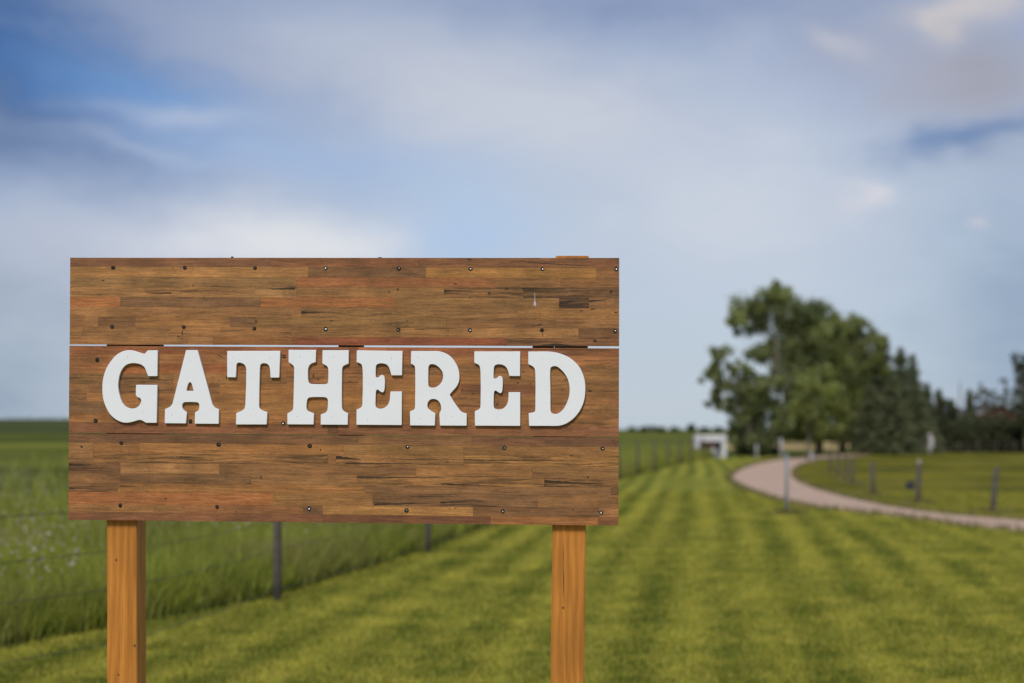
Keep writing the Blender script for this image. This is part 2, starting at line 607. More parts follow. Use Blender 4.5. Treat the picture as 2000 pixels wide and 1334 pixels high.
M_FLOWER = simple('white_flower_heads', (0.50, 0.50, 0.42), 0.9, 0.15, 20)
M_FPOST = simple('weathered_fence_post', (0.095, 0.083, 0.066), 0.9, 0.3, 12)
M_WIRE = simple('galvanised_wire', (0.07, 0.075, 0.08), 0.5, 0.2, 20, 0.4, 0.6)
M_STAND = simple('white_stand_paint', (0.60, 0.59, 0.61), 0.7, 0.1, 5)
M_GREY = simple('blue_grey_painted_metal', (0.22, 0.25, 0.26), 0.6, 0.1, 10)
M_WHITE = simple('white_weathered_paint', (0.44, 0.42, 0.44), 0.7, 0.1, 5)
M_BARK = simple('grey_brown_bark', (0.16, 0.135, 0.10), 0.9, 0.35, 6)
M_PALEBARK = simple('pale_poplar_bark', (0.21, 0.19, 0.14), 0.9, 0.3, 5)
M_LEAF_P = foliage_mat('poplar_leaves', (0.115, 0.138, 0.066), (0.380, 0.410, 0.150))
M_LEAF_M = foliage_mat('maple_leaves', (0.112, 0.132, 0.058), (0.390, 0.415, 0.125))
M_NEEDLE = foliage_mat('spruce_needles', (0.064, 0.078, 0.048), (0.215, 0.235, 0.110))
M_SHRUB = foliage_mat('shrub_leaves', (0.045, 0.054, 0.028), (0.130, 0.140, 0.055))
M_FAR = foliage_mat('far_tree_leaves', (0.050, 0.078, 0.050), (0.085, 0.115, 0.062))
M_RED = simple('dark_red_siding', (0.13, 0.035, 0.03), 0.85, 0.15, 2)
M_ROOF = simple('charcoal_roofing', (0.07, 0.07, 0.075), 0.9, 0.2, 2)
M_ORANGE = simple('orange_brown_board', (0.36, 0.17, 0.08), 0.8, 0.15, 5)
M_DKPANEL = simple('dark_grey_green_panel', (0.10, 0.12, 0.10), 0.8, 0.2, 5)
M_BLACK = simple('black_plastic', (0.03, 0.035, 0.045), 0.5, 0.2, 20)
M_STONE = simple('pale_stone', (0.48, 0.45, 0.46), 0.9, 0.2, 6)


# ------------------------------------------------------------------ the ground
def hill(X, Y):
    a = np.clip((Y - 90) / 170, 0, 1)
    a = a * a * (3 - 2 * a)
    b_ = np.clip((-X + 4) / 45, 0, 1)
    b_ = b_ * b_ * (3 - 2 * b_)
    return 3.3 * a * b_


gx = np.concatenate([-np.geomspace(4000, 6, 46), np.linspace(-5, 5, 7), np.geomspace(6, 4000, 46)])
gy = np.concatenate([np.linspace(-60, 90, 12), np.geomspace(98, 6000, 60)])
GX, GY = np.meshgrid(gx, gy)
V = np.stack([GX, GY, hill(GX, GY)], -1).reshape(-1, 3)
nx = len(gx)
idx = np.arange(len(V)).reshape(len(gy), nx)
Fc = np.stack([idx[:-1, :-1], idx[:-1, 1:], idx[1:, 1:], idx[1:, :-1]], -1).reshape(-1, 4)
link('ground', fast_mesh('ground', V, Fc, smooth=True), None, M_MEADOW, kind='structure')

BY = [-12, 6, 9.8, 11.1, 12.6, 17.4, 21.7, 41.7, 60, 69, 76]
BX = [-12, -5.0, -3.5, -2.86, -2.16, -1.12, -.4, 3.05, 6.9, 8.9, 11.0]


def lawn_edge(Y):
    return np.interp(Y, BY, BX)


def sheet(name, pts, z, mat):
    bm = bmesh.new()
    vs = [bm.verts.new((p[0], p[1], z)) for p in pts]
    f = bm.faces.new(vs)
    f.normal_update()
    if f.normal.z < 0:
        f.normal_flip()
    bmesh.ops.triangulate(bm, faces=[f])
    me = bpy.data.meshes.new(name)
    bm.to_mesh(me)
    bm.free()
    return link(name, me, None, mat, kind='structure')


edge = [(float(lawn_edge(y)) + (math.sin(y * 2.1) * 0.05 + math.sin(y * 5.3) * 0.03), y) for y in np.concatenate([[-12], np.arange(4, 76, 0.5)])]
sheet('lawn', edge + [(13, 77), (20, 80), (30, 84), (60, 84), (60, -12)], 0.004, M_LAWN)

D_OUT = [(1700, 886.5), (1620, 890), (1570, 894), (1520, 898.5), (1475, 907), (1443, 918), (1426, 930), (1424, 937), (1436, 947), (1460, 958),
         (1500, 973), (1570, 989), (1640, 997.5), (1750, 1009), (1860, 1025), (2000, 1040), (2140, 1056)]
D_IN = [(2140, 1030), (2000, 1017.5), (1840, 1004), (1740, 989.5), (1670, 975), (1620, 962), (1580, 949), (1559, 937), (1552, 925), (1560, 913),
        (1590, 903), (1640, 896), (1700, 891.5)]


def smooth_line(pts, n=5):
    P = [Vector((p[0], p[1])) for p in pts]
    out = []
    for i in range(len(P) - 1):
        p0, p1, p2, p3 = P[max(i - 1, 0)], P[i], P[i + 1], P[min(i + 2, len(P) - 1)]
        for k in range(n):
            t = k / n
            out.append(0.5 * ((2 * p1) + (-p0 + p2) * t + (2 * p0 - 5 * p1 + 4 * p2 - p3) * t * t + (-p0 + 3 * p1 - 3 * p2 + p3) * t ** 3))
    out.append(P[-1])
    return out


go = [gnd(*p).xy for p in D_OUT]
gi = [gnd(*p).xy for p in D_IN]
d_out = smooth_line(go)
d_in = smooth_line(gi)


def ragged(L, s):
    return [(p.x + random.uniform(-s, s), p.y + random.uniform(-s, s)) for p in L]


drive_poly = ragged(d_out, 0.03) + ragged(d_in, 0.03)
sheet('gravel_drive', drive_poly, 0.012, M_GRAVEL)
pin = [(p.x, p.y) for p in d_in]
sheet('pasture', pin + [(26, 86), (60, 89), (75, 60), (60, 14), (14, 14)], 0.008, M_PAST)
f0, f1 = at(1525, 868, 100), at(1720, 868, 100)
sheet('dry_field', [(15, 104), (44, 104), (62, 165), (22, 165)], 0.006, M_DRYF)


def inside(poly, X, Y):
    r = np.zeros(len(X), bool)
    P = np.array(poly)
    j = len(P) - 1
    for i in range(len(P)):
        xi, yi, xj, yj = P[i][0], P[i][1], P[j][0], P[j][1]
        with np.errstate(divide='ignore', invalid='ignore'):
            c = ((yi > Y) != (yj > Y)) & (X < (xj - xi) * (Y - yi) / (yj - yi) + xi)
        r ^= c
        j = i
    return r


# ------------------------------------------------------------------ the sign
YAW, LEAN, ROLL = math.radians(-3.28291286), math.radians(3.01570883), math.radians(0.41508153)
SM = Matrix.Rotation(YAW, 3, 'Z') @ Matrix.Rotation(LEAN, 3, 'X') @ Matrix.Rotation(ROLL, 3, 'Y')
SO = CAM + ray(672, 765) * 3.8
SX, SN, SZ = SM.col[0], SM.col[1], SM.col[2]
SH = SO.z / SZ.z                                     # along the leaning posts down to the ground
sign = empty('wooden_sign', SO - SZ * SH,
             'wide brown hardwood plank sign on two orange posts with white slab-serif letters reading GATHERED', 'sign')
sign.rotation_euler = SM.to_euler()


def sp(px, py, k=0.0):
    """point on the sign's own plane, k metres behind the board's face"""
    d = ray(px, py)
    t = ((SO - CAM).dot(SN) + k) / d.dot(SN)
    P = CAM + d * t - SO
    return P.dot(SX), P.dot(SZ) + SH


def prism(quad, y0, y1, origin=True):
    """quad: 4 (x,z) corners, clockwise from top left"""
    cx = sum(p[0] for p in quad) / 4
    cz = sum(p[1] for p in quad) / 4
    if not origin:
        cx = cz = 0
    V = [(x - cx, y0, z - cz) for x, z in quad] + [(x - cx, y1, z - cz) for x, z in quad]
    Fc = [(0, 3, 2, 1), (4, 5, 6, 7), (0, 1, 5, 4), (1, 2, 6, 5), (2, 3, 7, 6), (3, 0, 4, 7)]
    return mesh('prism', V, Fc), (cx, 0, cz)


# strip rows of the three planks: y at the left edge, y at the right edge, then pieces (right end x, colour, streaks)
PB, RB, DB = (112, 76, 56), (138, 84, 54), (104, 74, 50)
TAN, GOLD, OLV, ORG, BRN, GRY = (168, 122, 72), (160, 112, 60), (126, 96, 60), (156, 94, 54), (134, 94, 58), (120, 90, 62)
RED = (126, 68, 48)
PLANKS = [
    ((137, 1209.5), (136, 1209.3), [
        (503.3, 503.8, [(529, PB, .2), (820, (118, 76, 52), .3), (1209, (112, 74, 52), .6)]),
        (520.6, 523, [(602, TAN, .1), (832, (110, 80, 54), .5), (1165, (156, 112, 58), .1), (1209, (128, 88, 54), .2)]),
        (540, 543.6, [(579, (128, 98, 62), .4), (965, (146, 90, 56), .1), (1095, (136, 96, 58), .3), (1209, (120, 84, 52), .5)]),
        (560, 561.6, [(498, (150, 110, 68), .6), (579, (158, 120, 78), .9), (867, (134, 98, 60), .2), (1022, (120, 88, 54), 1.0), (1209, (102, 76, 50), 1.0)]),
        (579.6, 582.4, [(235, (156, 96, 56), .0), (509, (112, 84, 60), .5), (774, (152, 96, 56), .2), (1092, (128, 96, 58), .2), (1150, (70, 52, 38), .9), (1209, (112, 80, 52), .5)]),
        (599, 602.4, [(588, (142, 102, 64), .4), (776, (140, 104, 64), .9), (1012, (132, 98, 60), .3), (1209, (156, 112, 66), .1)]),
        (618.4, 622.2, [(192, (138, 98, 62), .1), (264, (114, 82, 54), .2), (450, (150, 106, 62), .3), (500, (108, 80, 56), .7), (872, (132, 100, 60), .2), (1085, (128, 92, 58), .5), (1209, (122, 88, 56), .7)]),
        (638, 641.8, [(160, (140, 100, 62), .1), (332, (128, 92, 58), .4), (627, (136, 96, 58), .6), (782, (136, 100, 60), .4), (1130, (140, 102, 62), .2), (1209, (100, 72, 48), .6)]),
        (656.6, 661.2, [(357, (156, 112, 70), .1), (416, (162, 118, 76), .3), (572, (142, 94, 54), .2), (990, (128, 66, 46), .1), (1209, (116, 80, 54), .8)]),
    ], (672.6, 676.4)),
    ((135.6, 1209.2), (134.2, 1208.6), [
        (675.4, 680.4, [(312, (132, 78, 50), .1), (388, (118, 68, 44), .1), (620, (148, 88, 56), .1), (700, (126, 74, 48), .1), (1075, (144, 84, 56), .1), (1209, (128, 80, 54), .7)]),
        (691, 695, [(300, (150, 98, 60), .2), (520, (154, 104, 64), .3), (800, (146, 92, 58), .1), (1209, (140, 92, 58), .2)]),
        (709, 713.4, [(230, (142, 92, 56), .2), (340, (150, 88, 52), .2), (470, (154, 90, 56), .3), (772, (142, 96, 60), .4), (875, (116, 82, 54), .3), (1209, (138, 98, 60), .2)]),
        (728.6, 733, [(338, (124, 92, 58), .8), (560, (136, 98, 60), .3), (700, (150, 104, 64), .8), (950, (148, 102, 60), .2), (1209, (144, 104, 64), .4)]),
        (749, 752, [(338, (120, 86, 56), .7), (408, (144, 98, 60), .1), (429, (118, 80, 52), .1), (900, (152, 104, 58), .2), (1075, (116, 74, 52), .1), (1209, (132, 94, 58), .5)]),
        (768, 771, [(169, (122, 86, 56), .1), (500, (156, 108, 64), .2), (860, (152, 104, 58), .2), (1209, (142, 98, 60), .5)]),
        (785, 792, [(205, (126, 96, 68), .2), (470, (150, 106, 62), .2), (855, (152, 108, 60), .3), (1100, (126, 84, 54), .3), (1209, (138, 98, 62), .2)]),
        (806, 811, [(560, (154, 106, 62), .2), (800, (146, 98, 58), .3), (1209, (144, 100, 60), .7)]),
        (825, 832, [(225, (118, 78, 58), .1), (460, (116, 74, 56), .1), (640, (118, 76, 54), .1), (660, (86, 58, 44), .4), (1150, (122, 80, 58), .2), (1209, (118, 78, 60), .1)]),
    ], (845.2, 853.2)),
    ((134.2, 1208.6), (133.4, 1207.6), [
        (846.8, 854.6, [(465, (92, 66, 50), .3), (700, (112, 80, 56), .3), (921, (118, 86, 58), .2), (1065, (98, 68, 52), .3), (1209, (104, 74, 58), .2)]),
        (864, 873, [(181, (134, 98, 62), .1), (272, (142, 98, 58), .2), (671, (150, 104, 60), .2), (905, (136, 102, 60), .2), (1209, (148, 108, 64), .3)]),
        (886, 890.5, [(182, (130, 96, 64), .1), (640, (142, 102, 62), 1.0), (656, (136, 96, 58), .2), (907, (146, 106, 64), .9), (1209, (156, 114, 66), 1.0)]),
        (903.4, 912, [(235, (100, 72, 50), .9), (428, (162, 118, 76), .2), (813, (128, 92, 60), .5), (1040, (148, 106, 64), .3), (1209, (138, 102, 64), .2)]),
        (923, 932.5, [(235, (122, 88, 58), .3), (490, (110, 82, 56), .3), (697, (128, 94, 60), .4), (1063, (152, 110, 66), 1.0), (1209, (136, 98, 62), 1.0)]),
        (942.6, 953, [(230, (118, 84, 54), .8), (712, (150, 104, 60), .4), (1193, (122, 90, 62), .2), (1209, (92, 68, 48), .4)]),
        (960.6, 967, [(534, (154, 94, 56), .1), (728, (146, 106, 62), .3), (1050, (102, 76, 54), .8), (1209, (126, 92, 60), .2)]),
        (984, 992.4, [(300, (138, 98, 60), .2), (360, (132, 94, 60), .2), (592, (130, 86, 56), .1), (630, (112, 80, 58), .1), (924, (158, 116, 66), .2), (1170, (110, 80, 54), .6), (1209, (136, 96, 62), .4)]),
        (999.6, 1011, [(630, (108, 70, 52), .3), (958, (98, 62, 46), .4), (1168, (144, 94, 56), .2), (1209, (112, 72, 50), .1)]),
    ], (1015.2, 1026.6)),
]
WOODK = 1.22
for (xt, xb, rows, (yl_end, yr_end)) in PLANKS:
    ytl, ytr = rows[0][0], rows[0][1]
    q = [sp(xt[0] + .8, ytl + .8, .006), sp(xt[1] - .8, ytr + .8, .006), sp(xb[1] - .8, yr_end - .8, .006), sp(xb[0] + .8, yl_end - .8, .006)]
    me, loc = prism(q, 0.006, 0.018)
    plank = link('plank', me, sign, M_CLEAT)
    plank.location = loc
    n = len(rows)
    xL0, xL1, xR0, xR1 = xt[0], xb[0], xt[1], xb[1]
    for i, (yl, yr, pcs) in enumerate(rows):
        yl2, yr2 = (rows[i + 1][0], rows[i + 1][1]) if i + 1 < n else (yl_end, yr_end)
        f_a, f_b = (yl - ytl) / (yl_end - ytl), (yl2 - ytl) / (yl_end - ytl)
        left_a, left_b = xL0 + (xL1 - xL0) * f_a, xL0 + (xL1 - xL0) * f_b
        right_a, right_b = xR0 + (xR1 - xR0) * f_a, xR0 + (xR1 - xR0) * f_b
        x0 = None
        g = 0.09
        for j, (xe, c, stk) in enumerate(pcs):
            a0 = left_a if j == 0 else x0
            b0 = left_b if j == 0 else x0
            a1 = right_a if j == len(pcs) - 1 else xe
            b1 = right_b if j == len(pcs) - 1 else xe

            def yy(x, top):
                t = (x - xL0) / (xR0 - xL0)
                return (yl + (yr - yl) * t) if top else (yl2 + (yr2 - yl2) * t)
            gl = 0 if j == 0 else g
            gr = 0 if j == len(pcs) - 1 else g
            gt = 0 if i == 0 else g
            gb = 0 if i == n - 1 else g
            q = [sp(a0 + gl, yy(a0, 1) + gt), sp(a1 - gr, yy(a1, 1) + gt), sp(b1 - gr, yy(b1, 0) - gb), sp(b0 + gl, yy(b0, 0) - gb)]
            pr = random.uniform(-0.00015, 0.00015)
            me, l2 = prism(q, pr, 0.006)
            o = link('strip', me, plank, M_STRIP)
            o.location = (l2[0] - loc[0], 0, l2[2] - loc[2])
            jit = random.uniform(0.94, 1.06)
            o.color = lin(tuple(.66 * a_ + .34 * b2 for a_, b2 in zip(c, (156, 100, 50))), WOODK * jit) + (stk,)
            x0 = xe

# cleats behind the planks, seen dark through the gaps
for (x0, x1, ya, yb) in ((267.2, 312, 520, 1002), (661, 707, 520, 1004), (1040, 1081.5, 520, 1010)):
    q = [sp(x0, ya, .0185), sp(x1, ya, .0185), sp(x1, yb, .0185), sp(x0, yb, .0185)]
    me, loc = prism(q, 0.0185, 0.055)
    o = link('cleat', me, sign, M_CLEAT)
    o.location = loc


def sign_post(tl, tr, bl, br, ytop, depth, name='post'):
    k = .0185
    A, B = sp(tl, ytop, k), sp(tr, ytop, k)
    C, D = sp(br, 1334, k), sp(bl, 1334, k)

    def ext(P, Q, z):
        t = (z - P[1]) / (Q[1] - P[1])
        return (P[0] + (Q[0] - P[0]) * t, z)
    D2, C2 = ext(A, D, -0.25), ext(B, C, -0.25)
    bm = bmesh.new()
    V = [bm.verts.new((p[0], y, p[1])) for y in (k, k + depth) for p in (A, B, C2, D2)]
    for f in [(0, 3, 2, 1), (4, 5, 6, 7), (0, 1, 5, 4), (1, 2, 6, 5), (2, 3, 7, 6), (3, 0, 4, 7)]:
        bm.faces.new([V[i] for i in f])
    bmesh.ops.bevel(bm, geom=bm.edges[:], offset=0.0018, segments=2, affect='EDGES')
    me = bpy.data.meshes.new('post')
    bm.to_mesh(me)
    bm.free()
    return link(name, me, sign, M_POST)


pl = sign_post(207.5, 266.3, 209, 267.8, 512, 0.078)
pr_ = sign_post(1085, 1150, 1075.4, 1140.6, 499.5, 0.089)


def knot(parent, px, py, r, k=.0182):
    x, z = sp(px, py, k)
    V = [(0, -0.0008, 0)]
    Fc = []
    for ring, (rr, dy) in enumerate(((.5, -.0005), (1.0, .0004))):
        for a in range(12):
            t = a / 12 * 2 * math.pi
            V.append((math.cos(t) * r * rr * .8, dy, math.sin(t) * r * rr))
    for a in range(12):
        Fc.append((0, 1 + a, 1 + (a + 1) % 12))
        Fc.append((1 + a, 13 + a, 13 + (a + 1) % 12, 1 + (a + 1) % 12))
    o = link('knot', mesh('knot', V, Fc, True), parent, M_KNOT)
    o.location = (x, k, z)


knot(pl, 227, 1094, .0042)
knot(pl, 263, 1261, .0046)
knot(pl, 231, 1318, .0038)
knot(pr_, 1100, 1187, .0042)
# the drying crack in the right post: its inner shade painted as a dark sliver on the face
cr = [(1099, 1040), (1099.5, 1062), (1100, 1085), (1099.2, 1103), (1100.3, 1125), (1101, 1150), (1102, 1178)]
wd = [0.2, .5, .95, .55, 1.0, .8, .2]
V, Fc = [], []
for (x, y), w in zip(cr, wd):
    for s in (-1, 1):
        a = sp(x + s * w * .6, y, .0181)
        V.append((a[0], .0181, a[1]))
for i in range(len(cr) - 1):
    Fc.append((2 * i, 2 * i + 2, 2 * i + 3, 2 * i + 1))
link('crack', mesh('crack', V, Fc), pr_, M_HOLE)


# screws
def disc(r, y, n=14, dome=0.0):
    V = [(0, y - dome, 0)]
    for a in range(n):
        t = a / n * 2 * math.pi
        V.append((math.cos(t) * r, y, math.sin(t) * r))
    return V, [(0, 1 + a, 1 + (a + 1) % n) for a in range(n)]


vh, fh = disc(0.0060, -0.0004)
hole_me = mesh('screw_hole', vh, fh)
hole_me.materials.append(M_HOLE)
vs, fs = disc(0.0026, -0.0009, 10, 0.0008)
head_me = mesh('screw_head', vs, fs, True)
head_me.materials.append(M_SCREW)
head2 = head_me.copy()
head2.materials.clear()
head2.materials.append(M_DARKSCREW)
planks = [o for o in sign.children if o.name.startswith('plank')]
SCREWS = [
    (0, [(221, 523, 0), (361, 523, 0), (498, 523.5, 0), (636, 524, 1), (779, 524.5, 1), (919, 525.5, 1), (1059.5, 525.5, 1), (1203.5, 526, 1),
         (219, 638.5, 0), (359, 639, 0), (497, 642, 0), (636, 643, 1), (778, 644, 1), (918, 645, 1), (1058.5, 645, 0), (1201, 646.5, 1)]),
    (1, [(190, 703, 0), (555, 696.5, 1), (187, 822, 0), (372, 823, 0), (553, 827, 1)]),
    (2, [(237, 865.5, 0), (427, 868.5, 0), (605, 871, 0), (796, 873, 1), (985, 875, 1), (1177, 876, 1),
         (235, 987.5, 0), (424, 990, 0), (604, 993.5, 1), (794, 997, 1), (982, 998.5, 1), (1174.5, 1001, 1)]),
]
for pi, L in SCREWS:
    pk = planks[pi]
    for (x, y, bright) in L:
        X, Z = sp(x, y)
        o = link('screw', hole_me, pk)
        o.location = (X - pk.location.x, -0.0001, Z - pk.location.z)
        o.scale = (random.uniform(.8, 1.05), 1, random.uniform(.8, 1.05))
        h = link('screw_head', head_me if bright else head2, o)
        h.location = (random.uniform(-.0007, .0007), 0, random.uniform(-.0008, .0006))
        h.rotation_euler = (random.uniform(-.3, .3), 0, random.uniform(-.3, .3))

# small knots, gouges and mineral streaks traced on the boards
M_MARK = simple('dark_knot_wood', (0.050, 0.031, 0.018), 0.8, 0.5, 260)
MARKS = [(0, [(201, 548, 5, 3), (377, 558, 6, 2), (403, 586, 3, 2.4), (398, 582, 2, 5), (760, 570, 3, 4), (777, 566, 3, 7), (683, 585, 4, 1.6), (648, 626, 9, 2.4), (724, 625, 3, 2.4),
              (796, 627, 6, 1.8), (1158, 604, 9, 2.6), (1136, 607, 8, 2), (1162, 666, 9, 6), (337, 524, 4, 2), (1060, 654, 2, 9), (356, 650, 2.4, 13), (349, 657, 5, 4), (990, 564, 8, 4),
              (918, 581, 3, 3), (956, 573, 5, 6), (1210 - 17, 570, 6, 7), (500, 628, 4, 5)]),
         (1, [(416, 738, 2.6, 2.4), (427, 742, 2.6, 2.4), (442, 737, 2.4, 8), (622, 741, 4, 2.6), (684, 745, 4, 2.4), (971, 790, 5, 4), (1012, 748, 6, 3), (923, 769, 4, 3), (1022, 727, 4, 3),
              (1152, 764, 9, 4), (612, 735, 3, 10), (1036, 749, 3, 2)]),
         (2, [(160, 873, 6, 5), (324, 974, 6, 2.6), (1120, 996, 4, 3.4), (1148, 932, 4, 5), (461, 999, 2.4, 5), (510, 932, 2.4, 8), (346, 892, 3, 3), (1116, 890, 4, 3), (626, 879, 3, 4), (759, 893, 2, 4)])]
for pi, L in MARKS:
    pk = planks[pi]
    for (x, y, w, h) in L:
        X, Z = sp(x, y)
        V = [(0, -.0003, 0)]
        for a in range(10):
            t = a / 10 * 2 * math.pi
            k = random.uniform(.6, 1.25) * .00068
            V.append((math.cos(t) * w * k, -.0003, math.sin(t) * h * k))
        o = link('knot', mesh('knot', V, [(0, 1 + (a + 1) % 10, 1 + a) for a in range(10)]), pk, M_MARK)
        o.location = (X - pk.location.x, 0, Z - pk.location.z)
# streaks: start x, y, length, thickness at the start, drop over the length
STREAKS = [(0, 576, 563.5, -56, 4.5, 1), (0, 867, 568, 58, 4, 1), (0, 588.5, 610.5, 42, 5, 0), (0, 1020, 564, 62, 3, 0), (0, 1092, 592, 30, 7, -4), (0, 1058, 634, -24, 2.2, 5), (0, 1150, 588, 40, 4, -3),
           (0, 1030, 513, 135, 1.6, 7), (0, 810, 643, 80, 1.6, -2), (0, 335, 572, -46, 3, 2),
           (1, 424, 692, 18, 2.0, 10), (1, 1012, 853 - 8, 6, 1, 0), (1, 1000, 682.5, 190, 1.5, 1),
           (2, 656, 893, 50, 8, 5), (2, 676, 905, 230, 2.2, 2), (2, 697.5, 931.5, 170, 3, 2), (2, 862, 945, 120, 3.4, 5), (2, 1063, 940, 115, 6, 6), (2, 1063, 949, 60, 2.6, 1), (2, 135, 908, 45, 5, 0),
           (2, 135, 953, 60, 3, 1), (2, 905, 898, 240, 2.2, 3), (2, 490, 945, -12, 2, 0), (2, 232, 949, 40, 2.4, 1), (2, 350, 893, 50, 3, 0), (2, 730, 985, 120, 4, -2), (2, 860, 981, 90, 3, -1)]
for (pi, x0, y0, ln, th, dr) in STREAKS:
    pk = planks[pi]
    n_ = max(5, int(abs(ln) / 7))
    up_, lo_ = [], []
    for k in range(n_ + 1):
        t = k / n_
        w = th * (1 - t) ** .8 * random.uniform(.55, 1.1) * .5 + .12
        y = y0 + dr * t + random.uniform(-.35, .35)
        a, b_ = sp(x0 + ln * t, y - w), sp(x0 + ln * t, y + w)
        up_.append((a[0] - pk.location.x, -.00028, a[1] - pk.location.z))
        lo_.append((b_[0] - pk.location.x, -.00028, b_[1] - pk.location.z))
    V = up_ + lo_
    Fc = [(k, k + n_ + 1, k + n_ + 2, k + 1) if ln > 0 else (k, k + 1, k + n_ + 2, k + n_ + 1) for k in range(n_)]
    link('mineral_streak', mesh('streak', V, Fc), pk, M_MARK)
# the chipped lower edge of the top plank over the right-hand cleat
n_ = 22
V, Fc = [], []
for k in range(n_ + 1):
    t = k / n_
    x = 1042 + t * 106
    hump = 4.2 * math.exp(-((x - 1085) / 28) ** 2) + random.uniform(0, .5)
    a, b_ = sp(x, 675.6 - hump), sp(x, 676.4)
    V += [(a[0] - planks[0].location.x, -.0003, a[1] - planks[0].location.z), (b_[0] - planks[0].location.x, -.0003, b_[1] - planks[0].location.z)]
for k in range(n_):
    Fc.append((2 * k, 2 * k + 1, 2 * k + 3, 2 * k + 2))
link('chipped_edge', mesh('chip', V, Fc), planks[0], M_MARK)

# dried splash of white on the top plank
x, z = sp(1045, 588, 0)
V, Fc = [], []
prof = [(0, .4), (.2, .5), (.45, .6), (.62, .9), (.72, 2.0), (.86, 2.6), (.96, 1.8), (1.0, .6)]
for t, w in prof:
    a = sp(1044.5 + .3 * t, 572 + 26 * t, 0)
    w *= .0014
    V += [(a[0] - w - x, -.0004, a[1] - z), (a[0] - x, -.0009, a[1] - z), (a[0] + w - x, -.0004, a[1] - z)]
for i in range(len(prof) - 1):
    for k in (0, 1):
        Fc.append((3 * i + k, 3 * i + 3 + k, 3 * i + 4 + k, 3 * i + 1 + k))
o = link('paint_drip', mesh('drip', V, Fc, True), planks[0], M_STONE)
o.location = (x - planks[0].location.x, 0, z - planks[0].location.z)
# small unidentified bits that stand up behind the top edge
for (tx, w_, h_) in ((455, 4, 2.6), (743, 7, 1.2)):
    a = sp(tx, 504 - h_, .02)
    b_ = sp(tx, 504, .02)
    me = box(-w_ * .0007, w_ * .0007, .008, .016, 0, (a[1] - b_[1]), .0008)
    o = link('edge_bit', me, planks[0], M_CLEAT)
    o.location = (a[0] - planks[0].location.x, 0, b_[1] - planks[0].location.z)

